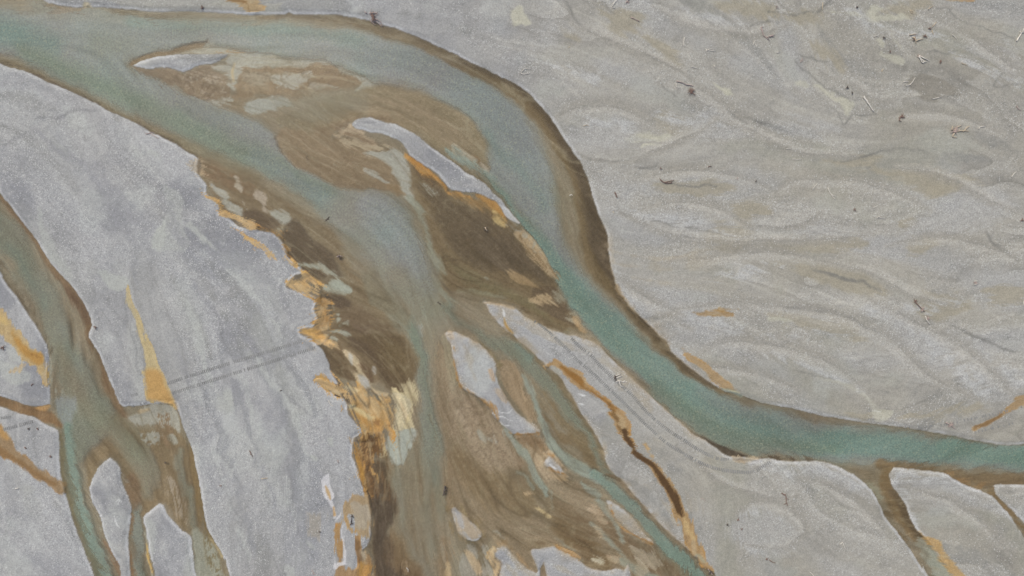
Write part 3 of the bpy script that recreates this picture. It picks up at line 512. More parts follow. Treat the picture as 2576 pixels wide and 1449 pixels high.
P("864,880 885,890 905,912 912,935 935,965 950,980 975,990 960,1000 930,985 900,975 893,955 885,925 872,898", (186, 170, 142), .95, 3, 2, fib=3, mk=.02, only='wet')
P("872,885 884,895 882,920 878,908", (176, 176, 172), .85, 2.5, 2, mk=.02, only='wet')
P("897,945 915,950 932,970 930,982 905,968", (172, 173, 174), .9, 3, 2, mk=.02, only='wet')
P("935,922 946,930 945,945 936,940", (176, 174, 170), .8, 3, 2, mk=.02, only='wet')
alg("901,909 924,924 939,954 931,964 914,944", (92, 72, 50), .95, 3, 2, 3)
# the bare silt at the foot of the apron
P("1005,985 1020,960 1040,960 1048,990 1040,1040 1036,1080 1000,1095 985,1060 985,1010", (198, 187, 155), .85, 4, 3, fib=7, mk=.05, only='wet')
# ------------------------------------------------------------------ southern weed flats
alg("1120,860 1140,930 1160,970 1230,1015 1270,1080 1340,1100 1430,1180 1500,1270 1620,1400 1700,1500 1760,1860 1300,1860 1250,1390 1200,1400 1140,1300 1100,1250 1110,1150 1090,1050 1085,950 1090,860", (132, 115, 92), .75, 12)
pale("1118,850,3 1128,880,6 1138,920,7 1146,960,6", (140, 134, 112), .7, 6)
pale("1140,975,6 1158,1010,10 1160,1060,8", (146, 136, 118), .6, 12)
alg("1165,1000 1210,1020 1250,1080 1290,1120 1330,1180 1290,1180 1230,1120 1180,1070", (131, 112, 90), .8, 10, 3, 3)
alg("1135,1130 1200,1170 1290,1210 1340,1240 1330,1300 1250,1280 1180,1230 1130,1180", (116, 97, 68), .65, 20, 4, 8)
alg("1100,1150 1140,1180 1150,1280 1110,1300 1090,1220", (128, 110, 86), .6, 18)
alg("950,1100 1010,1170 1080,1190 1120,1300 1140,1449 1160,1860 1000,1860 980,1449 990,1300 970,1200", (133, 117, 94), .7, 16)
deep("1030,1150,20 1022,1220,24 1030,1300,26 1055,1380,26 1085,1460,26 1120,1700,26", (133, 127, 108), .4, 24, .5)
deep("1000,1170,6 1003,1250,8 1015,1320,10 1045,1400,12 1080,1460,12 1120,1700,14", (130, 131, 114), .5, 14, .6)
deep("1095,1120,14 1080,1200,16 1075,1280,16 1090,1380,14", (124, 124, 104), .45, 18, .7)
deep("1100,1190,8 1108,1260,8 1110,1310,4", (118, 120, 98), .5, 14, .7)
alg("906,1144 931,1162 969,1167 976,1199 990,1237 992,1287 976,1312 981,1349 1000,1399 1040,1437 1060,1460 1080,1860 930,1860 939,1449 936,1399 928,1374 934,1349 931,1282 916,1237 901,1187", (84, 66, 47), .95, 8, 3, 5)
alg("935,1230 975,1230 985,1300 965,1400 1000,1449 945,1449 940,1350", (70, 56, 43), .8, 8, 3, 4)
alg("985,1330 1020,1380 1070,1440 1090,1500 1040,1470 1000,1420", (112, 90, 62), .7, 10, 3, 5)
pale("1010,1410 1030,1415 1040,1445 1015,1449", (160, 138, 112), .6, 4, 2, 4, tex=(FIB, -.6, .4))
pale("981,1085 1039,1087 1034,1124 1019,1167 994,1169 976,1144 971,1124", (160, 166, 160), .95, 4, 3, 2)
alg("990,1090 1015,1095 1030,1115 1010,1115", (140, 128, 100), .6, 3, 2, 4, tex=(N4, .0, .7))
alg("1100,1380 1125,1360 1130,1449 1105,1449", (126, 104, 78), .6, 6)
pale("1098,1375 1112,1400 1120,1449 1108,1430", (150, 140, 122), .6, 4)
P("1120,1420 1132,1425 1140,1500 1115,1500", (180, 160, 128), .8, 4, 2, fib=3, mk=.02, only='wet')
alg("1130,1281,4 1150,1275,4 1185,1308,4 1212,1338,5 1200,1365,4 1160,1355,4 1138,1320,3", (122, 104, 70), .7, 4)
P("1138,1285 1146,1280 1190,1322 1206,1343 1195,1358 1170,1352 1152,1330", (178, 158, 130), .75, 3, 2, fib=4, only='dry', g=.2)
P("1146,1290 1160,1300 1170,1325 1158,1325", (176, 174, 172), .8, 3, 2, only='dry', g=.6)
alg("1170,1360,1 1195,1372,2 1203,1392,2 1210,1420,3 1215,1449,5", (106, 88, 66), .8, 2)
for s in ["1172,1375 1190,1365 1200,1390 1196,1410", "1215,1368 1235,1385 1230,1400 1215,1390", "1160,1400 1172,1395 1205,1449 1160,1449", "1218,1402 1240,1420 1250,1449 1215,1449"]:
    pale(s, (158, 156, 148), .8, 3, 2, 3)
P("1165,1385 1180,1392 1210,1430 1200,1449 1180,1420", (180, 160, 132), .8, 3, 2, fib=3, mk=.02, only='wet')
orange("1228,1400 1240,1375 1250,1385 1248,1410 1258,1420 1252,1449 1240,1500 1235,1440 1230,1415", (200, 165, 112), .85, 3)
alg("1255,1372,3 1272,1368,4 1290,1382,3", (132, 108, 76), .8, 3)
P("1118,1010 1150,990 1200,1010 1250,1060 1290,1110 1310,1150 1290,1180 1230,1170 1170,1140 1130,1090", (154, 139, 119), .75, 18, 4, fib=8, mk=.05, only='wet')
P("1125,1010 1200,1015 1280,1100 1300,1160 1220,1165 1140,1090", (104, 88, 70), .55, 14, 3, fib=6, only='wet', tex=(N4 + .8 * FIB, .3, 1.6))
P("1288,1086 1355,1090 1389,1143 1436,1197 1423,1210 1382,1197 1342,1156 1301,1116", (166, 148, 124), .85, 5, 3, fib=7, mk=.04, only='wet')
P("1290,1092 1350,1096 1380,1130 1340,1135 1310,1115", (116, 92, 60), .7, 5, 3, fib=6, only='wet', tex=(FIB + N4, -.6, .8))
P("1395,1160 1430,1195 1420,1208 1390,1190", (176, 150, 112), .7, 4, 3, fib=5, mk=.03, only='wet')
P("978,1092 1030,1082 1037,1110 1027,1140 1015,1170 985,1172 974,1150 975,1115", (162, 167, 161), .95, 4, 2, fib=3, mk=.06, only='wet')
# southern weed flats, east part
alg("1388,1310 1425,1300 1480,1340 1520,1390 1540,1428 1500,1432 1460,1412 1425,1390", (112, 93, 63), .8, 9, 3, 8)
alg("1380,1260 1440,1280 1500,1330 1500,1380 1540,1420 1500,1420 1440,1370", (104, 84, 58), .7, 14)
alg("1510,1270 1540,1310 1600,1352 1650,1380 1690,1420 1720,1449 1660,1449 1600,1420 1560,1380 1510,1320", (106, 86, 62), .85, 6, 3, 4)
alg("1340,1000 1365,1020 1375,1060 1420,1090 1460,1110 1500,1150 1510,1190 1490,1190 1460,1150 1440,1130 1410,1110 1390,1060", (112, 94, 66), .9, 6, 3, 4)
alg("1366,980 1385,1000 1420,1040 1470,1080 1500,1120 1512,1180 1480,1150 1440,1100 1400,1060", (110, 94, 66), .8, 8)
alg("1300,930 1345,960 1370,990 1390,1030 1370,1040 1350,990 1320,960", (122, 106, 80), .7, 10)
P("1255,905 1290,910 1318,945 1325,985 1345,1030 1350,1060 1320,1045 1290,1015 1270,975 1258,940", (150, 130, 104), .85, 5, 3, fib=4, mk=.05, only='wet')
P("1305,950,3 1315,980,5 1322,1010,4", (184, 164, 136), .8, 4, 2, fib=2, mk=.02, only='wet')
deep("1125,770,12 1160,812,14 1200,838,14 1250,865,15 1295,885,20 1335,915,18 1365,950,14 1390,980,12 1420,1020,12 1450,1060,9 1480,1090,8 1510,1160,8 1530,1200,10", (112, 117, 96), .7, 9, .85)
alg("1270,832,2 1300,856,3 1350,898,5 1393,937,7 1425,978,8 1450,1020,9 1478,1062,9 1505,1110,9 1520,1150,9 1535,1185,6", (100, 85, 58), .85, 5)
alg("1160,838,4 1206,860,5 1241,898,5 1255,920,3", (106, 92, 62), .8, 4)
deep("1300,872,8 1330,896,8", (106, 122, 106), .85, 8, .7)
for s, w in [("1316,944,5 1330,974,7 1346,1012,6 1358,1049,7 1370,1072,8 1388,1105,11 1405,1132,12 1428,1155,13 1452,1172,13 1480,1192,12 1505,1212,12", .9), ("1260,1060,3 1280,1092,8 1303,1119,10 1320,1144,11 1338,1169,9 1350,1199,8 1363,1224,6 1372,1250,3", .8), ("1462,1210,3 1480,1232,5 1500,1250,6 1505,1258,3", .8),
             ("1300,1190,2 1320,1200,4 1340,1230,5", .6), ("1510,1265,5 1535,1300,4 1555,1330,3", .6), ("1490,1320,3 1520,1350,6 1550,1380,5 1580,1410,4", .6), ("1380,1345,3 1410,1360,4 1440,1385,3 1470,1410,2", .5), ("1385,1240,2 1392,1280,3", .3), ("1545,1400,5 1575,1420,7 1620,1440,7 1680,1480,8", .7), ("1555,1330,4 1570,1360,4", .6)]:
    P(s, (146, 154, 142), w, 4, 2.5, fib=2.5, mk=.3, tint=(138, 148, 136), only='wet')
deep("1500,1195,10 1540,1232,12 1575,1262,14 1600,1290,15 1625,1318,16 1650,1345,17 1675,1370,18 1700,1394,19 1730,1425,20 1770,1480,22 1860,1700,30", (117, 136, 120), .85, 5, .95)
alg("1520,1180,3 1560,1212,4 1600,1255,4 1650,1310,5 1700,1360,6 1760,1408,6 1795,1440,6", (98, 80, 58), .85, 4)
alg("1600,1310,3 1640,1362,4 1690,1410,6 1730,1449,8", (108, 90, 64), .8, 4)
for s, cc in [("1345,1140 1365,1135 1395,1140 1425,1180 1415,1195 1390,1190 1365,1170", (176, 158, 134)), ("1480,1280 1510,1282 1530,1310 1520,1320 1495,1300", (168, 150, 128)), ("1495,1330 1515,1340 1520,1355 1500,1345", (174, 156, 130)), ("1495,1405 1520,1410 1518,1416 1498,1412", (184, 180, 164)), ("1530,1390 1560,1400 1552,1418 1535,1410", (168, 148, 124)), ("1590,1380 1640,1390 1680,1420 1660,1430 1610,1410", (152, 142, 126)),
              ("1308,1241 1325,1236 1345,1245 1325,1250", (190, 168, 136)), ("1348,1283 1368,1287 1388,1305 1370,1300", (200, 182, 140)), ("1294,1385 1315,1400 1340,1440 1310,1420", (150, 126, 94)), ("1240,1340 1260,1345 1270,1360", (150, 148, 138)), ("1200,1090 1225,1095 1240,1115 1215,1110", (150, 150, 142)), ("1265,1080 1290,1100 1300,1125 1280,1110", (152, 156, 150)), ("1600,1405 1630,1440 1610,1449", (164, 154, 136))]:
    P(s, cc, .8, 3, 2, fib=4, mk=.03, only='wet')
alg("1310,1380,2 1360,1374,3 1400,1376,2 1440,1395,2 1480,1426,3 1520,1436,3 1550,1430,2", (100, 82, 58), .8, 2.5)
for s in ["1285,1088,2 1320,1092,4 1355,1092,4", "1388,1180,3 1420,1190,3", "1395,1150,2 1375,1140,2", "1535,1270,.8 1550,1308,1.2 1580,1336,1.2 1640,1368,.8", "1400,1376,1 1450,1400,1.5 1460,1410,1"]:
    P(s, (170, 124, 66), .8, 2.5, 2, fib=3, mk=.02)
alg("1300,1095 1350,1095 1380,1130 1350,1140 1320,1120", (128, 104, 76), .7, 6, 3, 5)
# ------------------------------------------------------------------ side channel on the left
deep("-500,300 0,540 60,620 110,700 150,770 185,850 220,920 255,990 280,1040 250,1100 220,1130 200,1160 180,1110 175,1040 150,960 140,900 125,850 80,760 40,690 0,630 -500,400", (122, 122, 102), .82, 16)
deep("20,620,10 70,690,12 110,760,14", (118, 128, 112), .85, 16, .7)
deep("150,880,14 190,980,20 230,1040,20 260,1080,14", (127, 117, 91), .7, 22, .8)
deep("150,815,8 180,880,8 205,930,6", (120, 129, 114), .82, 10, .5)
alg("0,490,5 50,556,7 97,616,8 140,680,11 185,728,18 215,780,18 222,815,12 222,850,8 250,900,10 270,955,14 290,1005,14 310,1040,10", (112, 88, 62), .95, 6, 2, 2.5)
alg("175,735,10 205,775,14 215,810,10", (92, 68, 48), .8, 7)
pale("236,885,2 248,900,3 252,915,2", (156, 156, 148), .7, 3)
alg("-80,570,4 0,684,4 42,749,4 77,804,6 110,856,5 122,880,3", (84, 72, 54), .9, 4)
pale("122,900,2 126,960,3 136,985,5 150,995,5", (146, 152, 138), .8, 3)
deep("135,1005 160,1000 185,1010 190,1040 170,1080 150,1070 140,1040", (140, 142, 136), .7, 8)
alg("290,1040 330,1070 365,1080 400,1090 440,1070 460,1100 480,1150 492,1200 502,1260 515,1310 480,1345 440,1310 410,1265 380,1280 350,1300 330,1280 310,1200 285,1150 250,1165 232,1225 218,1200 205,1160 225,1130 260,1100", (122, 105, 78), .9, 8, 3, 3)
deep("260,1060,24 310,1090,26 340,1130,24 370,1180,16 368,1240,12", (122, 120, 95), .6, 20, .8)
deep("450,1130,6 455,1180,8 470,1240,10 485,1300,10 495,1350,10", (120, 124, 104), .6, 8, .8)
alg("470,1090,5 485,1150,9 498,1210,10 508,1270,12 518,1320,12 532,1360,10", (112, 92, 58), .85, 5)
pale("320,1050 360,1030 400,1018 430,1022 448,1040 452,1070 448,1087 430,1080 400,1080 370,1075 340,1068", (164, 166, 158), .92, 4, 3, 3)
alg("390,1070 400,1050 425,1045 432,1080 425,1120 395,1110", (122, 100, 74), .9, 4, 2, 4, tex=(FIB + N4 * .6, -.9, .2))
pale("348,1095 365,1090 400,1092 398,1120 375,1122 352,1108", (158, 164, 158), .85, 3, 2, 3, tex=(N4, -1.2, -.2))
pale("420,1095 440,1100 440,1115 425,1108", (158, 166, 158), .8, 2.5, 2, 3)
P("350,1035,5 375,1035,4", (190, 164, 124), .6, 4, 2, mk=.03, only='wet')
deep("170,1080,10 175,1130,12 180,1180,12 190,1230,14 205,1290,14 225,1350,16 248,1410,18 268,1470,20 360,1800,26", (118, 138, 122), .8, 7, .95)
alg("152,1100,8 155,1160,10 165,1210,11 178,1260,10 195,1310,10 215,1360,9 238,1420,10 260,1480,10", (102, 94, 66), .85, 5)
alg("262,1345,1 275,1385,3 292,1425,4 305,1460,5", (118, 92, 68), .8, 3)
pale("228,1245 240,1285 252,1320 258,1340 248,1300 236,1270", (160, 158, 146), .8, 3)
deep("345,1275,8 345,1330,11 348,1390,13 355,1449,14 380,1600,16", (124, 132, 118), .7, 5, .9)
alg("333,1290,3 328,1330,4 326,1380,4 330,1449,6", (124, 94, 62), .85, 3)
pale("365,1340,4 370,1390,5 378,1449,7", (160, 164, 150), .8, 4)
P("366,1370,1 374,1405,4 383,1440,3", (196, 162, 96), .9, 2.5, 1, fib=2, mk=.02, only='wet')
alg("325,1190 345,1200 350,1270 338,1290 325,1260 310,1220", (120, 98, 74), .8, 5, 2, 3)
pale("310,1195,4 325,1220,4", (160, 156, 146), .6, 4, 2, 3, tex=(N4, -.5, .4))
pale("415,1200 440,1220 470,1290 475,1320 440,1290 420,1240", (164, 150, 132), .7, 6, 2, 4, tex=(FIB, -.3, .8))
pale("482,1335 500,1335 530,1370 560,1449 580,1600 520,1600 495,1449 485,1375", (154, 162, 148), .9, 5, 2, 2)
alg("505,1310 525,1340 545,1390 560,1430 570,1500 530,1470 515,1400", (114, 100, 70), .8, 6, 2, 5, tex=(N4 + FIB, -.8, .5))
P("530,1355,3 545,1380,4 555,1405,4", (190, 176, 136), .6, 4, 2, mk=.03, only='wet')
# brown arm and orange arm from the west
alg("-500,922,24 -80,988,12 0,1010,12 50,1028,13 100,1038,14 130,1058,10 150,1078,5", (122, 94, 62), .95, 4, 2, 2)
P("88,1026 112,1020 128,1014 124,1030 110,1036", (180, 142, 90), .8, 3, 2, only='wet', mk=.02)
orange("-200,1010,30 -60,1050,30 0,1110,26 25,1138,16 55,1162,11 90,1185,11 125,1205,12 150,1222,11 160,1232,6", (160, 124, 78), .95, 3)
P("-60,1080,10 0,1132,10 25,1150,6 90,1190,5 140,1215,5", (132, 100, 64), .7, 5, 2)
P("0,1080,10 15,1100,8", (190, 148, 90), .8, 6, 2)
orange("-300,650 -80,740 0,779 15,792 30,812 50,832 70,854 90,874 110,887 120,897 121,949 121,969 110,957 97,939 95,919 80,914 65,904 37,874 15,852 0,839 -80,790 -300,720", (200, 164, 100), .95, 2.5)
P("30,830 60,855 90,880 112,890 116,910 95,912 70,890 40,860", (178, 132, 66), .8, 6, 3, fib=2)
P("80,888,2 100,892,5 112,898,4", (124, 88, 48), .75, 4, 2, fib=4, tex=(N4, -.8, .3))
P("-80,765,8 0,800,8 15,812,4", (212, 184, 122), .7, 6, 2)
orange("25,937 50,922 70,914 65,924 40,937", (196, 168, 124), .8, 2)
orange("322,724 327,749 335,772 350,789 362,819 375,857 387,874 397,912 410,942 425,972 440,1004 451,1040 440,1028 430,1020 410,1014 372,1007 370,974 360,942 362,924 357,867 347,837 337,799 320,774 314,749", (204, 178, 118), .95, 2)
P("366,935 400,930 420,970 438,1002 446,1030 430,1018 400,1012 374,1005 372,975", (190, 150, 92), .9, 8, 2)
P("316,735 330,760 345,790 338,800 322,772", (178, 168, 142), .7, 4, 2)
# ------------------------------------------------------------------ orange silt along the western edge of the apron
orange("493,405 502,402 508,412 500,440 494,430", (184, 166, 138), .6, 3, fib=10)
orange("512,485 530,492 552,515 575,535 590,540 605,548 640,556 650,580 615,575 585,555 556,545 553,536 560,530 545,515 530,500", (202, 160, 96), .9, 2, fib=10)
orange("645,568,2 669,578,3 690,585,4 704,598,3 716,620,3 724,640,3", (170, 124, 62), .8, 3, fib=10)
orange("620,598 640,605 665,617 690,635 716,650 745,664 735,670 715,660 690,650 672,642 668,630 645,615", (204, 166, 106), .95, 1.6, fib=10)
orange("721,717 727,707 744,692 769,685 784,695 800,715 808,728 806,745 794,747 761,734 724,726", (200, 160, 96), .97, 2, fib=10)
orange("794,745 815,740 828,760 832,790 830,815 826,840 815,862 800,866 784,850 761,844 752,830 744,822 784,823 789,819 800,799 790,782 794,762", (188, 144, 80), .95, 2.5, fib=10)
P("806,742,6 815,770,5 824,800,4", (136, 100, 54), .5, 6, 3, fib=5)
P("760,828 795,826 815,845 808,860 785,848", (200, 160, 98), .9, 4)
orange("796,866,3 815,868,4 832,866,2", (190, 164, 124), .6, 4, fib=10)
orange("794,958 804,950 834,962 858,970 880,985 895,1010 885,1020 868,1002 844,990 819,977 804,964", (202, 160, 96), .95, 2, fib=10)
orange("872,972 890,978 906,970 944,989 979,999 984,1024 994,1039 986,1074 975,1092 930,1110 905,1110 896,1100 911,1087 904,1074 889,1057 876,1039 874,1019 882,1004", (190, 146, 78), .95, 3, fib=10)
P("880,1010 905,1025 940,1050 935,1062 905,1045 880,1025", (204, 194, 158), .8, 3, 2, fib=3)
P("870,975,4 895,985,4", (206, 194, 162), .8, 3, 2, fib=3)
P("940,985,3 955,1010,4 972,1035,3", (210, 192, 150), .8, 3, 2, fib=3)
P("890,1030 930,1055 980,1060 975,1080 930,1090 905,1070", (180, 136, 72), .5, 8, 2, fib=4)
orange("984,989 1014,994 1031,1012 1029,1037 1014,1074 1000,1090 988,1080 994,1039 984,1019", (206, 192, 152), .9, 3, fib=10)
P("936,1060,4 955,1070,6 980,1070,4", (118, 84, 50), .6, 4, 3, fib=3, tex=(N4, -.2, .5))
orange("888,1107 905,1092 935,1090 975,1085 985,1092 978,1120 960,1150 935,1165 925,1190 935,1240 925,1240 906,1204 899,1182 891,1162 885,1144", (180, 134, 68), .95, 3, fib=10)
P("920,1095 950,1100 958,1130 950,1150 925,1145 905,1130", (112, 80, 46), .7, 5, 3, fib=5, tex=(FIB, -.9, .4))
P("962,1120 975,1130 975,1155 955,1160", (196, 180, 140), .7, 3, 2, fib=4)
P("905,1150,6 925,1190,10 945,1240,8", (96, 68, 42), .75, 6, 3, fib=5)
P("896,1110 935,1095 965,1120 972,1160 985,1230 975,1260 940,1255 915,1215 898,1160", (98, 72, 44), .8, 6, 3, fib=7, tex=(FIB + .5 * N4, -.6, .5))
P("884,1100,4 895,1150,7 905,1200,7", (178, 132, 66), .8, 4, 2, fib=6)
for s in ["915,1165,2 912,1190,2", "935,1185,1 940,1195,2", "945,1195,1 948,1215,2"]: P(s, (186, 142, 76), .8, 2, 2, fib=4)
orange("900,1240 925,1242 932,1270 932,1330 930,1352 915,1345 900,1330 895,1300 880,1290 866,1300 861,1315 850,1330 847,1340 843,1325 855,1312 862,1300 866,1275 884,1252", (176, 142, 92), .85, 3, fib=3.5)
P("890,1262 920,1262 930,1300 925,1330 905,1325 893,1300 885,1275", (170, 162, 148), .75, 3, 2, fib=4)
orange("843,1325 857,1318 856,1345 863,1365 864,1390 860,1420 850,1422 845,1400", (178, 130, 68), .95, 2, fib=3.5)
orange("866,1300 874,1305 880,1320 895,1335 888,1340 876,1330", (186, 144, 82), .9, 2, fib=3.5)
orange("845,1424 870,1428 900,1425 902,1400 896,1355 905,1350 915,1385 935,1400 938,1449 940,1800 845,1800", (170, 126, 72), .9, 3, fib=3.5)
P("905,1385 918,1385 925,1400 912,1412", (190, 178, 156), .8, 3, 2, fib=2)
P("900,1360,2 905,1385,3 908,1410,3", (104, 76, 48), .6, 4, 2, fib=4)
P("910,1420 938,1420 938,1449 905,1449", (192, 146, 78), .8, 4, 2, fib=5)
# white salt crust
for s in ["816,1204 829,1192 836,1212 839,1227 840,1247 836,1262 841,1282 840,1304 834,1287 824,1259 816,1232", "840,1310,1.5 848,1300,2.5 855,1290,1.5", "861,1322,2 857,1335,1.5 858,1350,1 866,1375,1.5 868,1400,2 866,1415,3 850,1420,4 842,1430,3 841,1400,1.5", "867,1415,1.5 882,1421,1"]:
    P(s, (212, 210, 212), .92, 1.6, 2, nz=1, g=.2)
P("822,1222,2 828,1240,4 831,1255,2", (194, 160, 110), .85, 2, 1)
P("838,1275,2 840,1295,3", (190, 150, 96), .85, 2, 1)
for s in ["1220,1030,1.5 1235,1036,2 1250,1045,1.2 1262,1044,.7", "1244,1028,1 1260,1035,1 1275,1038,.8 1288,1030,.6", "1245,1055,1.2 1262,1068,1 1285,1072,.8", "1258,1062,.9 1275,1082,.7", "1262,1044,.8 1280,1056,.7 1290,1058,.6", "1252,1070,1 1257,1082,.8", "1261,780,1.6 1263,792,2 1265,800,1", "1455,992,1.6 1470,996,1.8", "1456,1015,1 1470,1018,1.2", "294,1262,.9 304,1257,1 309,1268,.8", "298,1270,.8 304,1258,.9", "290,1299,.6 296,1315,.9 305,1324,.8", "1386,1168,1.2 1398,1174,1", "1392,1172,.8 1400,1180,.8"]:
    P(s, (224, 224, 224), .9, 1.1, 2, nz=.4, only='dry')
P("1266,798,.8 1270,812,3 1278,826,3 1288,838,2", (184, 148, 88), .9, 2, 1)
P("1216,762,3 1245,762,5 1290,775,4", (172, 152, 122), .7, 3, 1)
orange("1140,872,1 1144,910,2 1150,945,2.5 1158,966,2.5 1180,985,2.5 1205,1000,4 1228,1016,5 1238,1036,4 1250,1054,2", (172, 126, 66), .85, 2.5)
orange("1238,925 1246,940 1243,955 1236,940", (190, 156, 120), .7, 3)
orange("1240,975 1262,985 1272,1010 1255,1000", (184, 158, 126), .6, 3)
orange("1119,842 1132,834 1140,845 1128,850", (190, 168, 140), .6, 4)
# orange bank east of the river, small orange streaks on the plain
orange("1713,874 1733,887 1750,899 1775,919 1800,937 1825,957 1850,977 1863,989 1838,984 1813,972 1795,959 1775,944 1755,922 1738,904", (182, 145, 92), .92, 2)
P("1815,975,3 1845,984,5 1868,994,3", (158, 166, 150), .8, 3, 2)
orange("1553,715,4 1556,735,6 1580,768,4 1640,826,2", (164, 136, 94), .7, 4)
P("1640,826,3 1680,866,2", (174, 156, 128), .6, 4, 2)
orange("1743,782,2 1765,786,5 1808,787,4 1840,790,3", (164, 128, 78), .85, 3)
orange("1813,776,1.5 1830,776,2 1858,779,1", (166, 134, 86), .7, 2.5)
orange("2444,1072,2 2470,1066,4 2494,1059,5 2520,1046,5 2540,1032,6 2557,1019,9 2580,1004,12 2700,960,20", (172, 134, 82), .85, 3)
P("2450,1070,2 2490,1060,3 2520,1046,3", (128, 96, 60), .7, 3, 2, fib=2)
orange("2375,-8,6 2440,-4,8", (176, 140, 92), .8, 3)
orange("562,-5 640,-5 662,18 645,31 622,33 600,20 580,8", (186, 152, 100), .9, 2.5)
P("575,2,2 600,8,3 622,14,4 625,28,2", (124, 92, 56), .7, 3, 2, fib=4)
orange("644,12 665,25 655,26", (196, 162, 112), .8, 2)
orange("215,0,3 222,15,4", (196, 182, 144), .7, 3)
orange("1845,1150 1880,1152 1905,1155 1895,1163 1870,1162 1848,1156", (172, 156, 132), .85, 2)
P("1885,1165,3 1905,1160,5 1915,1158,3", (192, 192, 194), .7, 3, 2, only='dry')
# the narrow rust-coloured rill on the eastern tongue
orange("1375,918,5 1395,913,9 1415,930,10 1435,947,16 1452,958,17 1468,975,12 1488,988,7 1508,1002,7 1528,1016,7 1545,1030,8 1556,1050,15 1566,1072,18 1572,1088,10 1580,1112,7 1594,1132,7 1613,1150,9 1636,1164,11 1650,1180,14 1668,1204,14 1684,1230,15 1698,1256,16 1710,1282,16 1720,1302,16 1728,1325,18 1738,1352,18 1750,1378,17 1763,1398,12 1778,1418,7 1795,1440,3", (184, 140, 80), .97, 1.8)
orange("1622,1118,1.5 1630,1135,3 1643,1150,4", (190, 152, 96), .9, 2)
P("1410,925,3 1432,945,8 1452,958,9 1468,976,6 1488,990,4 1520,1010,4 1545,1030,5", (134, 92, 42), .8, 4, 2, fib=3)
P("1384,920 1400,925 1412,942 1402,944 1390,932", (176, 172, 158), .8, 3, 2)
P("1548,1042 1560,1050 1572,1075 1570,1090 1555,1080 1547,1060", (182, 160, 124), .85, 3, 2, fib=3)
P("1535,1020,2 1545,1042,2 1553,1066,2 1562,1086,4", (108, 78, 44), .7, 3, 2, fib=3)
P("1570,1086,6 1580,1112,5 1594,1132,6 1613,1150,8 1636,1164,8 1650,1180,8 1668,1204,10 1684,1230,11 1698,1256,11 1708,1280,9 1714,1296,4", (82, 60, 38), .95, 3, 1.5, fib=3)
P("1722,1305,5 1730,1330,8 1745,1355,5", (206, 182, 132), .6, 5, 2, fib=3)
P("1750,1395 1765,1395 1780,1412 1772,1414", (160, 164, 146), .7, 3, 2)

# fine relief of tone shared by everything
sm = np.exp(-np.clip(WET, 0, 90) / (6 + 4 * np.clip(N2 + .6 * FIB2, -1, 2))) * (WET > -1) * braid * np.clip(.6 + .5 * N3, 0, 1)
C += sm[..., None] * (np.array((158, 145, 124), np.float32) - C) * .6     # silt shelving off the bars
MK *= 1 - .6 * sm
sh = sst(-1, 2, WET) * (1 - MK)
oc = OCH * np.clip(.5 + .5 * N2, 0, 1)
C += (oc * sst(.3, 1.6, FIB * .6 + FIB2 * .6 + N3 * .4))[..., None] * (np.array((128, 94, 54), np.float32) - C) * .45
C += (OCH * sst(.7, 1.8, lic(vn(9, 411), 12) + .4 * N3))[..., None] * (np.array((203, 186, 148), np.float32) - C) * .4
C += (OCH * (3 * FIB2 + 2 * FIB))[..., None]
th_ = strands(13, 421, .20, 26, 1.6)
C += (sh * th_)[..., None] * (np.array((156, 149, 128), np.float32) - C) * .42
C += (sh * strands(8, 441, .25, 18, 1.0))[..., None] * (np.array((148, 138, 114), np.float32) - C) * .35
C += (sh * strands(17, 431, .18, 30, 1.6))[..., None] * (np.array((84, 68, 45), np.float32) - C) * .40
C += ((1.6 + 2.2 * sh) * FIB + (1.2 + 1.6 * sh) * DET + 3.5 * sh * FIB2 + 3.0 * sh * STR)[..., None]
MK = np.clip(MK + sst(4, 12, WET) * (.035 * STR + .03 * FIB2) * (MK > .1), 0, .97).astype(np.float32)
TI += (2.6 * STR + 2.5 * N1 + 2.4 * FIB2)[..., None] + (2.2 * fbm(70, 91))[..., None] * np.array((-.6, .5, .3), np.float32)
GR = np.clip(GR * (1 - OCH), 0, 1)
# ------------------------------------------------------------------ heights (metres)
dry = -WET
Z = np.where(WET > 0,
             -(.03 + .35 * np.clip(WET / 30, 0, 1) + .45 * MK * sst(2, 20, WET)),
             .03 + .20 * sst(-1, 14, dry))
landm = sst(4, 24, dry)
Z = Z + landm * (.02 * STB + .02 * STR + .05 * N1 + .015 * N3)
Z = np.where(WET > 0, np.minimum(Z, -.02), np.maximum(Z, .02)).astype(np.float32)
Z = Z + .006 * N4 * (WET < 0)

def height(x, y):
    j = min(max((x - X0) / ST, 0), W - 1.001); i = min(max((y - Y0) / ST, 0), H - 1.001)
    return float(Z[int(i + .5), int(j + .5)])

def lin(c):
    c = np.clip(c, 0, 255) / 255.0
    return np.where(c <= .04045, c / 12.92, ((c + .055) / 1.055) ** 2.4)
ALB = 0.86                                  # sRGB reading to albedo
def settle(c, k):                              # the whole valley is pale and muted
    l = c @ np.array((.3, .59, .11), np.float32)
    return (l[..., None] + (c - l[..., None]) * k) * .93 + 8
C, TI = settle(C, (1.02 - .32 * OCH)[..., None]), settle(TI, .78)
LIFT = 1 + .38 * sst(-1, 2, WET) * (1 - MK)     # shallow bed colour brightened to make up light lost through the water sheet
CL = (lin(C) * ALB * LIFT[..., None]).astype(np.float32)
TL = (lin(TI) * ALB * (1.06 * (2 - MK))[..., None]).astype(np.float32)  # silt tint raised too, making up light the murk takes

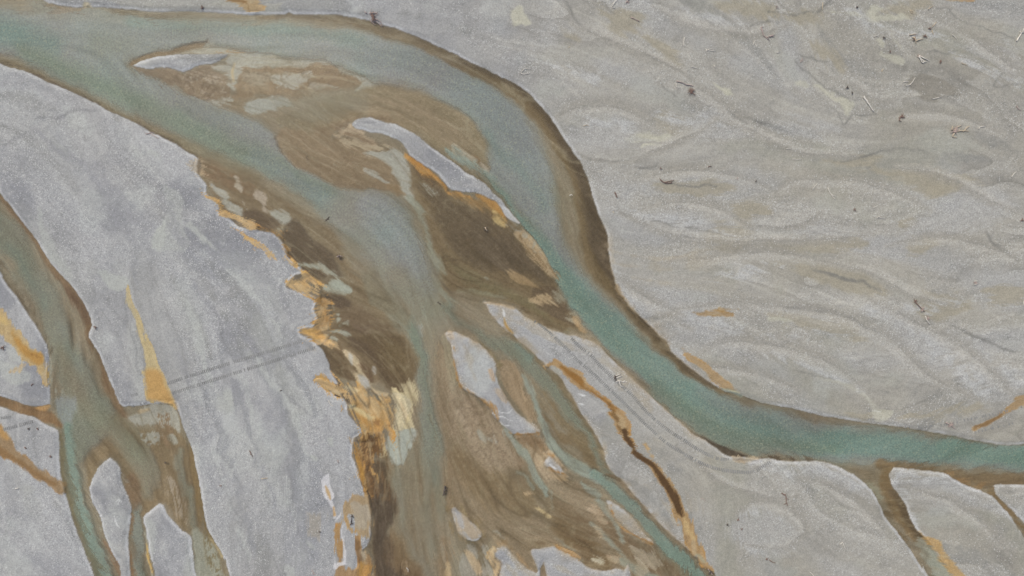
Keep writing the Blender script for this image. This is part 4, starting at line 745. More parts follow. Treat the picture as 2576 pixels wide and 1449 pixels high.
# ------------------------------------------------------------------ materials
def nodes(name):
    m = bpy.data.materials.new(name); m.use_nodes = True
    nt = m.node_tree; nt.nodes.clear()
    out = nt.nodes.new('ShaderNodeOutputMaterial')
    def N(t, **k):
        n = nt.nodes.new('ShaderNode' + t)
        for a, v in k.items():
            if a.startswith('i_'): n.inputs[a[2:].replace('_', ' ')].default_value = v
            else: setattr(n, a, v)
        return n
    return m, N, nt.links.new, out
def mix(N, L, a, b, f, mode='MIX'):
    n = N('Mix', data_type='RGBA', blend_type=mode)
    for sock, v in ((n.inputs[0], f), (n.inputs[6], a), (n.inputs[7], b)):
        if hasattr(v, 'is_linked'): L(v, sock)
        else: sock.default_value = v
    return n.outputs[2]
def math_(N, L, op, a, b=0.0, c=0.0, clamp=False):
    n = N('Math', operation=op, use_clamp=clamp)
    for s, v in zip(n.inputs, (a, b, c)):
        if hasattr(v, 'is_linked'): L(v, s)
        else: s.default_value = v
    return n.outputs[0]
def ramp(N, L, v, a, b, lo=0.0, hi=1.0):
    n = N('MapRange'); L(v, n.inputs[0])
    for k, x in zip((1, 2, 3, 4), (a, b, lo, hi)): n.inputs[k].default_value = x
    return n.outputs[0]

def ground_material():
    m, N, L, out = nodes('gravel_and_silt')
    col = N('Attribute', attribute_name='sediment').outputs['Color']
    gr = N('Attribute', attribute_name='stones').outputs['Fac']
    co = N('TexCoord').outputs['Object']
    v1 = N('TexVoronoi', i_Scale=6.6); L(co, v1.inputs['Vector'])        # stones of about 20 cm
    v2 = N('TexVoronoi', i_Scale=9.5); L(co, v2.inputs['Vector'])        # pebbles
    n1 = N('TexNoise', i_Scale=2.2, i_Detail=6.0, i_Roughness=.7); L(co, n1.inputs['Vector'])
    s1 = N('SeparateColor'); L(v1.outputs['Color'], s1.inputs[0])
    s2 = N('SeparateColor'); L(v2.outputs['Color'], s2.inputs[0])
    # grain: lighter and darker pebbles
    amp = ramp(N, L, gr, 0, 1, .23, .38)
    g = math_(N, L, 'SUBTRACT', s2.outputs[0], .5)
    g = math_(N, L, 'MULTIPLY_ADD', g, amp, 1.0)
    g1 = math_(N, L, 'SUBTRACT', s1.outputs[1], .5)
    g1 = math_(N, L, 'MULTIPLY', g1, ramp(N, L, gr, 0, 1, .14, .24))
    g = math_(N, L, 'ADD', g, g1)
    g = math_(N, L, 'ADD', g, ramp(N, L, n1.outputs[0], .25, .75, -.06, .06))
    gc = N('CombineColor'); [L(g, s) for s in gc.inputs[:3]]
    base = mix(N, L, col, gc.outputs[0], 1.0, 'MULTIPLY')
    # pale stones, more of them where the gravel is coarse
    thr = ramp(N, L, gr, .15, 1, 1.0, .86)
    w = math_(N, L, 'GREATER_THAN', s1.outputs[0], thr)
    w2 = math_(N, L, 'LESS_THAN', v1.outputs['Distance'], .55)
    w = math_(N, L, 'MULTIPLY', w, w2)
    base = mix(N, L, base, (.62, .62, .61, 1), math_(N, L, 'MULTIPLY', w, .5))
    b = N('BsdfPrincipled', i_Roughness=.9)
    b.inputs['Specular IOR Level'].default_value = .25
    L(base, b.inputs['Base Color'])
    bp = N('Bump', i_Strength=.45, i_Distance=.06)
    L(math_(N, L, 'MULTIPLY', s2.outputs[1], ramp(N, L, gr, 0, 1, .15, 1.0)), bp.inputs['Height'])
    L(bp.outputs[0], b.inputs['Normal'])
    L(b.outputs[0], out.inputs[0])
    return m
def water_material():
    m, N, L, out = nodes('glacial_water')
    tint = N('Attribute', attribute_name='silt_tint').outputs['Color']
    mk = N('Attribute', attribute_name='murk').outputs['Fac']
    co = N('TexCoord').outputs['Object']
    n1 = N('TexNoise', i_Scale=3.6, i_Detail=3.0, i_Roughness=.8); L(co, n1.inputs['Vector'])
    v1 = N('TexVoronoi', i_Scale=6.5); L(co, v1.inputs['Vector'])
    s1 = N('SeparateColor'); L(v1.outputs['Color'], s1.inputs[0])
    g = math_(N, L, 'ADD', ramp(N, L, n1.outputs[0], .25, .75, .80, 1.20), ramp(N, L, s1.outputs[0], 0, 1, -.17, .17))
    gc = N('CombineColor'); [L(g, s) for s in gc.inputs[:3]]
    base = mix(N, L, tint, gc.outputs[0], 1.0, 'MULTIPLY')
    yl = math_(N, L, 'GREATER_THAN', s1.outputs[1], .90)
    base = mix(N, L, base, (.36, .36, .25, 1), math_(N, L, 'MULTIPLY', yl, .35))
    d = N('BsdfDiffuse'); L(base, d.inputs[0])
    t = N('BsdfTransparent')
    mx = N('MixShader'); L(math_(N, L, 'MULTIPLY', mk, 1.0, clamp=True), mx.inputs[0]); L(t.outputs[0], mx.inputs[1]); L(d.outputs[0], mx.inputs[2])
    gl = N('BsdfGlossy', i_Roughness=.36)
    bp = N('Bump', i_Strength=.25, i_Distance=.05); L(n1.outputs[0], bp.inputs['Height']); L(bp.outputs[0], gl.inputs['Normal'])
    fr = N('Fresnel', i_IOR=1.33); L(bp.outputs[0], fr.inputs['Normal'])
    m2 = N('MixShader'); L(fr.outputs[0], m2.inputs[0]); L(mx.outputs[0], m2.inputs[1]); L(gl.outputs[0], m2.inputs[2])
    L(m2.outputs[0], out.inputs[0])
    return m
def wood_material(name, a, b, rough=.85):
    m, N, L, out = nodes(name)
    co = N('TexCoord').outputs['Object']
    mp = N('Mapping'); mp.inputs['Scale'].default_value = (9, 9, 30); L(co, mp.inputs[0])
    n1 = N('TexNoise', i_Scale=1.0, i_Detail=4.0); L(mp.outputs[0], n1.inputs['Vector'])
    base = mix(N, L, a + (1,), b + (1,), ramp(N, L, n1.outputs[0], .3, .7))
    bs = N('BsdfPrincipled', i_Roughness=rough); L(base, bs.inputs['Base Color'])
    bp = N('Bump', i_Strength=.5, i_Distance=.02); L(n1.outputs[0], bp.inputs['Height']); L(bp.outputs[0], bs.inputs['Normal'])
    L(bs.outputs[0], out.inputs[0])
    return m
M_GROUND, M_WATER = ground_material(), water_material()
MW = {'w': wood_material('bleached_wood', (.74, .70, .64), (.52, .48, .43)),
      't': wood_material('tan_wood', (.60, .50, .37), (.40, .32, .23)),
      'p': wood_material('pinkish_wood', (.50, .40, .37), (.30, .23, .21)),
      'r': wood_material('red_brown_wood', (.26, .17, .14), (.13, .085, .07)),
      'd': wood_material('wet_dark_wood', (.13, .105, .09), (.06, .048, .042))}
def track_material():
    m, N, L, out = nodes('damp_sand')
    co = N('TexCoord').outputs['Object']
    n1 = N('TexNoise', i_Scale=1.3, i_Detail=5.0); L(co, n1.inputs['Vector'])
    base = mix(N, L, (.165, .165, .163, 1), (.26, .26, .258, 1), ramp(N, L, n1.outputs[0], .32, .68))
    b = N('BsdfPrincipled', i_Roughness=.85); L(base, b.inputs['Base Color']); L(b.outputs[0], out.inputs[0])
    return m
M_TRACK = track_material()

# ------------------------------------------------------------------ meshes of ground and water
def setp(o, kind=None, label=None, cat=None, group=None):
    for k, v in (('kind', kind), ('label', label), ('category', cat), ('group', group)):
        if v: o[k] = v
def sheet(name, faces_mask, z, mat, attrs):
    fi, fj = np.nonzero(faces_mask)
    v = np.stack([fi * W + fj, fi * W + fj + 1, (fi + 1) * W + fj + 1, (fi + 1) * W + fj], 1)[:, ::-1]
    used, inv = np.unique(v.ravel(), return_inverse=True)
    me = bpy.data.meshes.new(name)
    n, f = len(used), len(fi)
    co = np.empty((n, 3), np.float32)
    co[:, 0] = WX(X.ravel()[used]); co[:, 1] = WY(Y.ravel()[used]); co[:, 2] = z.ravel()[used] if z is not None else 0.0
    me.vertices.add(n); me.vertices.foreach_set('co', co.ravel())
    me.loops.add(4 * f); me.loops.foreach_set('vertex_index', inv.astype(np.int32).ravel())
    me.polygons.add(f); me.polygons.foreach_set('loop_start', np.arange(0, 4 * f, 4, dtype=np.int32))
    me.polygons.foreach_set('use_smooth', np.ones(f, bool))
    for an, arr in attrs.items():
        if arr.ndim == 3:
            a = me.attributes.new(an, 'FLOAT_COLOR', 'POINT')
            d = np.ones((n, 4), np.float32); d[:, :3] = arr.reshape(-1, 3)[used]; a.data.foreach_set('color', d.ravel())
        else:
            a = me.attributes.new(an, 'FLOAT', 'POINT'); a.data.foreach_set('value', arr.ravel()[used].astype(np.float32))
    me.materials.append(mat); me.update(calc_edges=True)
    o = bpy.data.objects.new(name, me); COL.objects.link(o)
    return o
def face(a): return a[:-1, :-1], a[1:, :-1], a[:-1, 1:], a[1:, 1:]
def fmean(a): return sum(face(a.astype(np.float32))) / 4
wetf = np.maximum.reduce(face(WET)) > -1.2
dryf = fmean(WET) < 0
GA = {'sediment': CL, 'stones': GR}
left_ = np.zeros((H - 1, W - 1), bool)
ochf = (fmean(OCH) > .5) & dryf
isl_masks = {k: (fmean(np.maximum.reduce(v)) > .5) & dryf & ~ochf for k, v in ISL.items()}
rest = ~ochf
for v in isl_masks.values(): rest &= ~v
o = sheet('gravel_plain', rest, Z, M_GROUND, GA); setp(o, 'structure', 'grey gravel floodplain with streaks of tan and pale silt', 'ground')
o = sheet('orange_silt', ochf, Z, M_GROUND, GA); setp(o, 'stuff', 'orange and rust-brown silt stains along the water margins', 'silt')
IL = {'F': 'narrow white gravel island with a pointed tip in the upper river', 'E': 'crescent gravel island curving along the bend of the main river', 'G': 'grey gravel island shaped like a leaf in the middle of the braids',
      'L': 'slender lens-shaped gravel island beside the lower right channel', 'M': 'gravel bar at the lower picture edge below the brown weed flats', 'N': 'small gravel bar at the lower edge with an orange rim', 'O': 'teardrop bar of tan matted weed in the brown shallows',
      'S': 'gravel island between the two left legs of the side channel', 'T': 'gravel island between the two right legs of the side channel', 'V': 'small pale bar beside the teal thread with white marks'}
for k, v in isl_masks.items():
    o = sheet('gravel_island', v, Z, M_GROUND, GA); setp(o, 'structure', IL[k], 'gravel island', 'gravel islands between the channels')
def inpoly(p):
    p = np.array(pts(p), np.float32); x, y = fmean(X), fmean(Y); ins = np.zeros(x.shape, bool)
    for (ax, ay), (bx, by) in zip(p, np.roll(p, -1, 0)):
        if ay != by: ins ^= ((ay > y) != (by > y)) & (x - ax < (bx - ax) * (y - ay) / (by - ay))
    return ins
side = inpoly("-600,150 -60,330 100,480 300,700 470,1000 600,1350 760,1900 -600,1900") & wetf
outl = inpoly("2130,1192 2236,1192 2330,1300 2760,1900 2300,1900") & wetf & ~side
rill = inpoly("2480,1244 2900,1244 2900,1900 2680,1900") & wetf & ~side & ~outl
WA = {'silt_tint': TL, 'murk': MK}
for nm, mk_, lb in (('river', wetf & ~side & ~outl & ~rill, 'main braided river, turquoise in the bend and brown over the shallows'), ('side_channel', side, 'green-grey side channel splitting into three legs on the left'),
                    ('stream', outl, 'short brown stream leaving the river at the lower right'), ('stream', rill, 'narrow brown rill in the lower right corner')):
    o = sheet(nm, mk_, None, M_WATER, WA); setp(o, 'structure', lb, 'water')

# far ground, one sheet out to the horizon
me = bpy.data.meshes.new('ground')
me.from_pydata([(-4000, -4000, -1.3), (4000, -4000, -1.3), (4000, 4000, -1.3), (-4000, 4000, -1.3)], [], [(0, 1, 2, 3)])
a = me.attributes.new('sediment', 'FLOAT_COLOR', 'POINT'); a.data.foreach_set('color', [.29, .29, .28, 1] * 4)
a = me.attributes.new('stones', 'FLOAT', 'POINT'); a.data.foreach_set('value', [.4] * 4)
me.materials.append(M_GROUND); o = bpy.data.objects.new('ground', me); COL.objects.link(o); setp(o, 'structure')

# ------------------------------------------------------------------ wheel tracks: rows of pressed lugs
def track(path, label, half=4.6, pitch=4.6, fade=0.0):
    q = spline(path, False, 8)
    seg = np.hypot(*(q[1:] - q[:-1]).T); s = np.concatenate([[0], np.cumsum(seg)])
    V, F = [], []
    n = int(s[-1] / pitch); rr = random.Random(len(label) + n)
    for k in range(n):
        if rr.random() < fade + .05 + .18 * (math.sin(k * .21 + len(label)) > .75): continue
        t = (k + .5) * pitch
        x, y = np.interp(t, s, q[:, 0]), np.interp(t, s, q[:, 1])
        x2, y2 = np.interp(t + 1, s, q[:, 0]), np.interp(t + 1, s, q[:, 1])
        dx, dy = x2 - x, y2 - y; L = math.hypot(dx, dy) or 1; dx /= L; dy /= L
        hw = half * rr.uniform(.85, 1.08); hl = pitch * .27 * rr.uniform(.8, 1.15); b = len(V)
        z = height(x, y)
        if z < -.05: continue
        for zz, sc in ((z - .10, 1.0), (z + .035, .9)):
            for sx, sy in ((-1, -1), (1, -1), (1, 1), (-1, 1)):
                px, py = x + dx * hl * sx * sc - dy * hw * sy * sc, y + dy * hl * sx * sc + dx * hw * sy * sc
                V.append((WX(px), WY(py), zz))
        F += [(b + 4, b + 7, b + 6, b + 5)] + [(b + i, b + 4 + i, b + 4 + (i + 1) % 4, b + (i + 1) % 4) for i in range(4)]
    me = bpy.data.meshes.new('wheel_track'); me.from_pydata(V, [], F); me.materials.append(M_TRACK)
    o = bpy.data.objects.new('wheel_track', me); COL.objects.link(o)
    setp(o, 'structure', label, 'wheel track', 'wheel tracks pressed into the gravel')
track(pts("422,964 530,929 644,894 764,857"), 'upper of the two straight wheel tracks on the left plain')
track(pts("435,989 540,955 644,922 796,874"), 'lower of the two straight wheel tracks on the left plain')
track(pts("1343,809 1375,832 1400,854 1428,879 1450,904 1478,927 1505,952 1533,979 1560,1004 1588,1032 1613,1057 1643,1085 1668,1107 1693,1124 1723,1142 1750,1157 1775,1169 1808,1179 1838,1184 1875,1187 1900,1183 1923,1169 1940,1160"), 'long curving wheel track farther from the main river')
track(pts("1433,847 1458,872 1485,892 1508,919 1533,942 1545,954 1568,974 1593,997 1620,1029 1650,1057 1688,1087 1713,1102 1738,1119 1763,1134 1788,1147 1813,1154 1838,1156"), 'long curving wheel track closer to the main river')
track(pts("2257,1074 2330,1071 2382,1067 2432,1054 2494,1042 2576,1020 2700,985"), 'faint wheel track along the north bank at the right', 3.4, 4.6, .45)
track(pts("2440,1090 2500,1075 2576,1058 2700,1030"), 'faintest wheel track below the rusty streak at the right', 3.2, 4.6, .6)
track(pts("10,1080 50,1069 95,1057"), 'short wheel track beside the brown arm on the left edge')
track(pts("-60,1062 0,1052 35,1047"), 'short faint wheel track above the other on the left edge', 3.6, 4.6, .3)
track(pts("322,998 355,988"), 'broken upper piece of wheel track west of the yellow wedge', 4, 4.6, .2)
track(pts("330,1022 372,1010"), 'broken lower piece of wheel track beside the grey pool', 4, 4.6, .2)

# ------------------------------------------------------------------ driftwood
def tube(V, F, path, r0, r1, sides=6, rr=random):
    """tapering crooked limb through 3-D points"""
    p = np.array(path, np.float64); n = len(p); base = len(V)
    for k in range(n):
        d = p[min(k + 1, n - 1)] - p[max(k - 1, 0)]; d /= (np.linalg.norm(d) + 1e-9)
        u = np.cross(d, (0, 0, 1.0)); 
        if np.linalg.norm(u) < .1: u = np.cross(d, (1.0, 0, 0))
        u /= np.linalg.norm(u); w = np.cross(u, d); r = r0 + (r1 - r0) * k / max(n - 1, 1)
        for i in range(sides):
            a = 2 * math.pi * i / sides; q = r * rr.uniform(.82, 1.18)
            V.append(tuple(p[k] + u * math.cos(a) * q + w * math.sin(a) * q))
    for k in range(n - 1):
        for i in range(sides):
            j = (i + 1) % sides
            F.append((base + k * sides + i, base + k * sides + j, base + (k + 1) * sides + j, base + (k + 1) * sides + i))
    F.append(tuple(base + i for i in range(sides))[::-1]); F.append(tuple(base + (n - 1) * sides + i for i in range(sides)))
def mesh_obj(name, V, F, mat, parent=None):
    me = bpy.data.meshes.new(name); me.from_pydata(V, [], F); me.polygons.foreach_set('use_smooth', [True] * len(F))
    me.materials.append(MW[mat]); me.update()
    o = bpy.data.objects.new(name, me); COL.objects.link(o)
    if parent: o.parent = parent
    return o
def limb(path2, origin, lift, rr, wig=.06):
    """plan path to local 3-D points, resampled and slightly crooked, lying on the ground"""
    q = spline(path2, False, 5)
    return [(WX(x) - origin[0] + rr.uniform(-wig, wig) * .5, WY(y) - origin[1] + rr.uniform(-wig, wig) * .5, max(height(x, y), -.04) - origin[2] + lift + rr.uniform(0, wig)) for x, y in q]
SHAPES = {}
def stick(path, label, mat='w', r=.085, fork=None, name='driftwood_stick', cat='stick'):
    r *= .72
    p = pts(path); rr = random.Random(hash(path) if False else int(sum(a * 7 + b * 13 for a, b in p)))
    og = (WX(p[0][0]), WY(p[0][1]), max(height(*p[0]), -.04))
    V, F = [], []
    tube(V, F, limb(p, og, r * .7, rr), r, r * .55, 6, rr)
    for f in (fork or '').split(';'):
        if f.strip(): tube(V, F, limb(pts(f), og, r * .9, rr), r * .75, r * .3, 5, rr)
    o = mesh_obj(name, V, F, mat); o.location = og
    setp(o, None, label, cat, 'driftwood scattered over the river flats')
    return o
def roots(x, y, R, label, mat='r', n=9, limbs=(), lmat='w', flat=.5, seed=0, dirn=None, name='root_wad'):
    """tangled root plate with radiating roots; pale limbs are parts of their own"""
    rr = random.Random(int(x * 31 + y * 17) + seed)
    og = (WX(x), WY(y), max(height(x, y), -.04)); R = R * .85 / U
    e = bpy.data.objects.new(name, None); COL.objects.link(e); e.location = og; e.empty_display_size = .2
    setp(e, None, label, 'root wad', 'driftwood scattered over the river flats')
    V, F = [], []
    # lumpy core
    S, T = 10, 6
    for i in range(T + 1):
        ph = math.pi * i / T
        for j in range(S):
            a = 2 * math.pi * j / S; q = R * .30 * rr.uniform(.6, 1.3)
            V.append((q * math.sin(ph) * math.cos(a), q * math.sin(ph) * math.sin(a), R * .2 + q * flat * math.cos(ph)))
    for i in range(T):
        for j in range(S): F.append((i * S + j, (i + 1) * S + j, (i + 1) * S + (j + 1) % S, i * S + (j + 1) % S))
    mesh_obj('root_mass', V, F, mat, e)
    V, F = [], []
    for k in range(n):
        a = (dirn + rr.uniform(-.8, .8)) if dirn is not None and k % 3 else rr.uniform(0, 2 * math.pi)
        L = R * rr.uniform(.7, 1.35); c = rr.uniform(-.7, .7); pth = []
        for s in range(6):
            t = s / 5; aa = a + c * t
            pth.append((L * t * math.cos(aa) + rr.uniform(-.03, .03), L * t * math.sin(aa) + rr.uniform(-.03, .03), .10 + R * .35 * math.sin(t * 2.4) * rr.uniform(.3, 1) * (1 - .3 * t)))
        tube(V, F, pth, max(.05, R * .09), .025, 5, rr)
    mesh_obj('root', V, F, mat if mat != 'd' else 'd', e)
    for lp in limbs:
        V, F = [], []
        tube(V, F, limb(pts(lp), og, .12, rr), .085, .04, 6, rr)
        mesh_obj('branch', V, F, lmat, e)
    return e
S_, R_ = stick, roots
# upper right plain, from the river eastwards
R_(938, 42, 16, 'large dark root wad on the bank at the top of the bend', 'r', 12, ["936,50 950,58 962,68", "932,52 940,60 946,63", "924,36 918,32", "940,48 955,54 964,66", "930,36 945,34 952,40"], 'p', dirn=-.8)
R_(511, 22, 7, 'small dark root wad on the north bank near the orange patch', 'r', 7)
S_("1550,2 1542,14 1538,20 1546,22", 'bent white driftwood stick on tan silt at the top edge', 'w', .11, "1546,8 1540,12")
R_(1578, 8, 7, 'pinkish root cluster at the top edge beside the bent stick', 'p', 7, ["1575,4 1585,0"])
S_("1586,46 1596,50 1606,56", 'short grey stick on the tan patch below the bent one', 'p', .10, "1590,46 1588,50;1604,53 1608,57")
S_("1721,96 1719,106 1719,117", 'upright white curved stick in the upper right gravel', 'w', .1)
S_("1773,124 1780,128 1798,130", 'branched white sticks right of the upright curved one', 'w', .09, "1775,125 1777,136;1780,127 1790,124;1778,128 1772,132")
S_("1310,185 1318,188 1332,186", 'curved white twig near the river bend, upper of the plain', 'w', .09, "1312,182 1322,174 1336,173;1310,185 1306,186")
R_(1738, 234, 12, 'round rust-red root ball with a silt tail behind it', 'r', 16, ["1700,206 1715,210 1725,215", "1725,215 1735,216 1744,219"], 'p')
S_("1700,212 1700,220 1708,223", 'small hooked white twig left of the rust-red root ball', 'w', .08)
S_("1912,72 1916,82 1920,92 1932,97", 'dark crooked snag beside the pale gravel, upper right', 'p', .13, "1912,72 1920,70;1918,76 1914,84;1922,93 1934,104")
S_("1738,170 1745,171 1753,174", 'wavy thin twig above the rust-red root ball', 'w', .08)
S_("1795,165 1799,172", 'tiny white twig in the gravel right of the wavy one', 'w', .07)
S_("1468,318 1475,316 1482,319", 'small pale twig on gravel beside the river bend', 't', .09)
S_("1430,122 1434,118", 'tiny yellowish twig on the pale sand above the bend', 't', .08)
S_("1892,116 1896,106 1900,103", 'thin arched twig left of the dark crooked snag', 'w', .07, "1899,112 1903,124")
S_("2170,244 2183,263 2196,282", 'straight bleached log lying across the silt fan', 'w', .19, name='driftwood_log', cat='log')
R_(2266, 294, 9, 'dark brown root clump right of the bleached log', 'r', 12, ["2262,298 2260,304 2266,306"], 'r')
R_(2298, 97, 9, 'tangle of tan branches in the upper right gravel', 'r', 5, ["2284,90 2294,89 2304,87", "2300,105 2312,101 2320,100", "2296,95 2300,104 2302,112", "2292,96 2298,98"], 't')
R_(2325, 92, 7, 'reddish twiggy root beside the tangle of tan branches', 'r', 7)
S_("2352,58 2346,66 2341,70", 'tan curved stick above the reddish twiggy root', 't', .09)
R_(2335, 74, 5, 'small reddish root at the foot of the tan curved stick', 'r', 6)
S_("2341,78 2343,84 2345,90", 'short orange-tan twig below the small reddish root', 't', .09)
R_(2310, 142, 8, 'bundle of bleached branches fanning from one root', 'p', 6, ["2308,142 2322,148 2335,155", "2308,144 2318,154 2326,158", "2312,146 2316,158 2322,160", "2310,141 2330,152", "2316,158 2328,157"], 'w')
R_(2363, 156, 5, 'small red-brown lump right of the bleached bundle', 'r', 7)
S_("2392,90 2398,93 2404,99", 'slim white stick alone at the upper right', 'w', .085)
S_("2277,216 2287,214 2295,205 2300,196", 'curved white stick left of the taupe patch', 'w', .09)
S_("2271,207 2277,206 2283,206", 'short white stick beside the curved white one', 'w', .085)
R_(2400, 331, 14, 'wide tangle of tan roots and branches on the right plain', 'p', 12, ["2396,330 2404,322 2416,316", "2398,336 2394,344 2404,347", "2400,332 2420,330 2436,332", "2420,332 2430,322 2436,318", "2392,328 2394,318"], 't', .4)
S_("2460,325 2464,320 2476,319", 'curved pale stick right of the wide tan tangle', 'w', .1)
S_("2555,104 2562,92 2568,84 2580,80", 'thick forked branch at the right edge, near the top', 'w', .16, "2568,84 2572,72;2566,86 2562,80")
S_("2012,158 2016,150 2018,148", 'small forked grey twig on the tan streak', 'p', .09, "2015,152 2018,158")
S_("1952,134 1961,133", 'tiny bright white stick west of the grey twig', 'w', .1)
S_("2287,27 2290,34 2295,36", 'curved tan twig on the brown patch at the top', 't', .09, "2290,28 2295,32")
S_("2332,26 2338,21 2345,17", 'thin straight twig near the top edge right of the tan one', 't', .08)
R_(2155, 21, 5, 'small dark root near the pale silt at the top', 'd', 6)
S_("2068,8 2067,18 2067,27", 'upright thin twig near the top edge beside gravel', 't', .08)
R_(1938, 92, 6, 'pinkish root cluster at the head of the tan channel', 'p', 8, ["1932,94 1946,90"], 'p')
S_("1950,19 1954,16", 'tiny pink twig near the top above the pink cluster', 'p', .09, "1950,22 1958,22")
S_("2196,94 2202,92 2208,93", 'small wavy white twig left of the cream silt patch', 'w', .08)
S_("2417,160 2424,163 2432,165", 'thin forked twig right of the red-brown lump', 't', .08, "2424,163 2428,160")
R_(2128, 222, 5, 'small dark stump on the ridge above the bleached log', 'd', 6)
R_(2141, 234, 4, 'second dark stump, lower on the ridge above the log', 'd', 6)
S_("2556,267 2560,275 2567,278", 'hooked pinkish twig near the right edge', 'p', .09)
S_("2216,182 2218,177 2220,175", 'tiny yellowish twig below the cream silt patch', 't', .08)
S_("2343,250 2356,247 2366,245", 'pale straight pole along the scarp under the taupe patch', 'w', .08)
R_(2221, 96, 4, 'small dark speck of root above the cream silt patch', 'd', 5)
R_(2237, 132, 4, 'reddish root on the cream silt patch', 'r', 7)
# right plain, middle
S_("2042,477 2048,469 2054,463", 'slanting white stick west of the long forked one', 'w', .085)
S_("2081,473 2087,487 2098,502", 'long white stick with a small fork at its foot', 'w', .09, "2087,487 2093,492 2101,495")
S_("2194,523 2200,521 2205,517", 'short pinkish stick in the middle of the right plain', 'w', .085)
S_("2204,549 2207,546 2214,549 2224,550", 'snaking white stick below the short pinkish one', 'w', .1)
R_(2148, 528, 5, 'small dark root left of the short pinkish stick', 'r', 6)
R_(2567, 554, 6, 'dark root clump at the right edge, mid height', 'r', 7)
S_("2543,445 2548,438 2555,432", 'slanting white stick near the right edge', 'w', .1)
R_(2451, 711, 7, 'pinkish root clump with pale limbs on the right plain', 'p', 8, ["2446,708 2456,706", "2448,716 2456,714"], 'w')
S_("1976,375 1982,374 1988,374", 'short white stick on the tan streak, middle right', 'w', .08)
S_("1992,401 2004,402 2013,401", 'thin pale twig just below the short white stick', 'w', .07)
R_(2298, 757, 7, 'dark root at the head of a line of flood debris', 'r', 8)
R_(2316, 778, 8, 'tangled brown roots halfway along the line of flood debris', 'p', 10, ["2300,762 2310,772 2322,784"], 'r')
R_(2331, 799, 7, 'pale twiggy roots at the foot of the line of flood debris', 'p', 8, ["2324,795 2328,806 2336,815"], 'w')
R_(2388, 1068, 9, 'pinkish root clump on the north bank of the river at right', 'p', 10, ["2376,1062 2388,1068 2400,1078"], 'p')
S_("2572,756 2570,768", 'short upright white stick at the right edge', 'w', .085)
S_("1546,484 1549,491 1552,498", 'thick dark log chunk on gravel east of the river', 'r', .16, name='driftwood_log', cat='log')
S_("1661,454 1668,459 1678,462 1690,458", 'dark forked snag with a thin tail on the plain', 'r', .13, "1672,460 1685,456 1694,455;1662,454 1658,450;1682,460 1690,462")
R_(1661, 424, 3.5, 'dark speck of root above the dark forked snag', 'r', 5)
S_("1780,421 1784,419 1788,420", 'tiny dark stick right of the forked snag', 'r', .1)
S_("1853,452 1855,446", 'tiny upright pink twig on the right plain', 'p', .08)
S_("1433,492 1437,489 1440,492", 'white hooked stick lying in the river bend', 'w', .09)
R_(1901, 457, 3.5, 'dark speck of root beside a grey streak, middle right', 'd', 5)
S_("1541,533 1545,537", 'tiny pale twig near the river bank below the dark log', 't', .08)
# in and beside the braids
R_(1546, 950, 9, 'dark root wad with pale forked branches between the wheel tracks', 'd', 9, ["1548,960 1556,957 1566,959 1576,960", "1556,958 1560,968 1565,972", "1566,959 1571,955", "1548,944 1560,940", "1550,950 1562,945"], 'w')
S_("819,556 824,550 829,545", 'dark slanting stick stranded in the grey shallows', 'd', .13, "824,550 828,554")
R_(854, 647, 9, 'round dark stump with a pale wake in the shallows', 'd', 9, ["848,646 854,643 862,645"], 'p', .7)
R_(1221, 574, 7, 'twiggy root stranded at the dark weed bed', 'd', 9, ["1220,572 1226,582"], 't')
S_("774,392 771,398 776,402", 'thin dark hooked twig on the brown shoal', 'd', .08)
S_("829,1007 833,1016 841,1022", 'white hooked stick on gravel beside the orange spike', 'w', .1, "830,1010 826,1012")
S_("843,993 849,995 855,998", 'dark log chunk on the lower edge of the orange spike', 'd', .16, name='driftwood_log', cat='log')
S_("1101,760 1106,763 1109,768", 'small dark stick in the middle of the braids', 'd', .12)
S_("707,982 712,981", 'tiny dark stick on the grey plain west of the orange spike', 'd', .11)
S_("1120,1222 1118,1234 1115,1247", 'dark upright log in the brown southern shallows', 'd', .22, "1118,1234 1124,1230;1116,1242 1122,1239", 'driftwood_log', 'log')
R_(887, 1297, 5, 'upper dark stump on the orange bay', 'd', 8)
R_(885, 1315, 5, 'lower dark stump on the orange bay', 'd', 8, ["884,1312 886,1300"], 'd')
S_("659,1203 667,1202 676,1201", 'straight pale stick on the lower left plain', 't', .09)
S_("803,1336 808,1337", 'tiny dark log beside the tan patch on the lower left plain', 'd', .14)
S_("786,1432 791,1440 797,1444", 'thin forked twig near the bottom edge, lower left plain', 'p', .07, "791,1440 788,1446")
S_("851,1156 853,1164", 'tiny pink twig above the orange bay', 'p', .09)
S_("1022,1428 1026,1432 1027,1438", 'white hooked twig on the brown weed at the bottom edge', 'w', .09)
R_(1787, 1436, 8, 'dark snag where the lower right channel meets the edge', 'd', 8, ["1780,1430 1788,1440 1792,1446"], 'p')
R_(1829, 1319, 4, 'dark lump of root on the lower right gravel', 'd', 6)
R_(1856, 1306, 4.5, 'twiggy dark root right of the dark lump', 'r', 7)
R_(1865, 1330, 3.5, 'small reddish root below the twiggy dark one', 'r', 6)
S_("1763,1252 1768,1254 1773,1258", 'thin pink twig on gravel east of the rust-coloured rill', 'p', .08)
R_(1928, 1406, 5, 'dark root near the lower edge on the gravel', 'r', 7)
S_("1964,1239 1974,1246 1976,1258 1979,1272", 'crooked dark branch on gravel south of the river', 'r', .12, "1975,1252 1983,1256;1970,1243 1976,1240;1976,1264 1970,1268")
S_("2112,1367 2118,1364 2124,1379", 'white bent stick on the lower right gravel', 'w', .09, "2119,1366 2118,1374")
S_("1934,1407 1940,1412 1950,1415", 'dark pointed stick beside the root near the lower edge', 'r', .11)
S_("2036,1438 2041,1442 2046,1448", 'pale twig at the bottom edge of the gravel', 'w', .08)
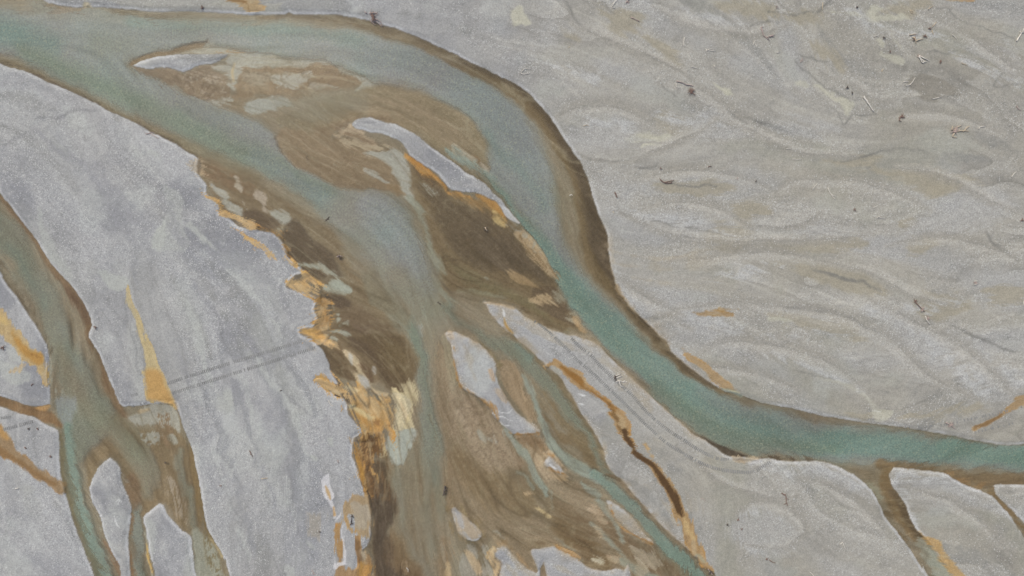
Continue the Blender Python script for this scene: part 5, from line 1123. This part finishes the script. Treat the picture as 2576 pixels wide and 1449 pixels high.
# left plain
S_("370,338 380,336 390,343 402,349", 'pinkish forked branch on the bank of the upper left channel', 'p', .1, "374,338 382,333 390,334;370,338 368,335")
R_(243, 823, 6, 'dark purple-brown root beside the side channel', 'r', 7)
R_(10, 874, 8, 'dark twiggy root at the left edge under the orange patch', 'r', 9)
S_("81,970 84,966 88,965", 'small dark twig on the grey bank of the side channel', 'r', .1)
R_(75, 1078, 4, 'small dark root south of the brown arm', 'd', 6)
R_(97, 1079, 4, 'small reddish root south of the brown arm', 'r', 6)
S_("65,1124 70,1129", 'tiny dark stick above the orange arm', 'r', .13)
R_(130, 1147, 4, 'reddish root between the orange arm and the side channel', 'r', 6)
S_("41,1229 46,1228 50,1227", 'bright white stick on gravel below the orange arm', 'w', .14)
S_("630,1132 634,1140 638,1148", 'dark thin twig on the grey plain east of the side channel', 'r', .1, "634,1140 630,1144")
R_(417, 1164, 4, 'small dark root on the weed in the side channel', 'd', 6)
R_(557, 1221, 4, 'reddish speck of root on the plain right of the side channel', 'r', 5)

# ------------------------------------------------------------------ light, sky, camera
SUN_EL, SUN_AZ = math.radians(52), math.radians(-35)
w = bpy.data.worlds.new('World'); SC.world = w; w.use_nodes = True
nt = w.node_tree; bg = nt.nodes['Background']
sky = nt.nodes.new('ShaderNodeTexSky'); sky.sky_type = 'NISHITA'; sky.sun_disc = False
sky.sun_elevation = SUN_EL; sky.sun_rotation = SUN_AZ; sky.air_density = 1.0; sky.dust_density = 4.0; sky.ozone_density = 1.0
nt.links.new(sky.outputs[0], bg.inputs[0]); bg.inputs[1].default_value = .10
sl = bpy.data.lights.new('sun', 'SUN'); sl.energy = 1.5; sl.angle = math.radians(10); sl.color = (1.0, .985, .82)
so = bpy.data.objects.new('sun', sl); COL.objects.link(so)
so.rotation_euler = (math.pi / 2 - SUN_EL, 0, math.pi - SUN_AZ)
cam = bpy.data.cameras.new('camera'); co = bpy.data.objects.new('camera', cam); COL.objects.link(co)
HC = 108.0
cam.sensor_width = 36; cam.lens = 36 * HC / (2576 / U); cam.clip_end = 12000
co.location = (0, 0, HC); co.rotation_euler = (0, 0, 0)
SC.camera = co
SC.view_settings.view_transform = 'Standard'; SC.view_settings.look = 'None'
SC.view_settings.exposure = 0.40; SC.view_settings.gamma = 1.0
SC.cycles.transparent_max_bounces = 8
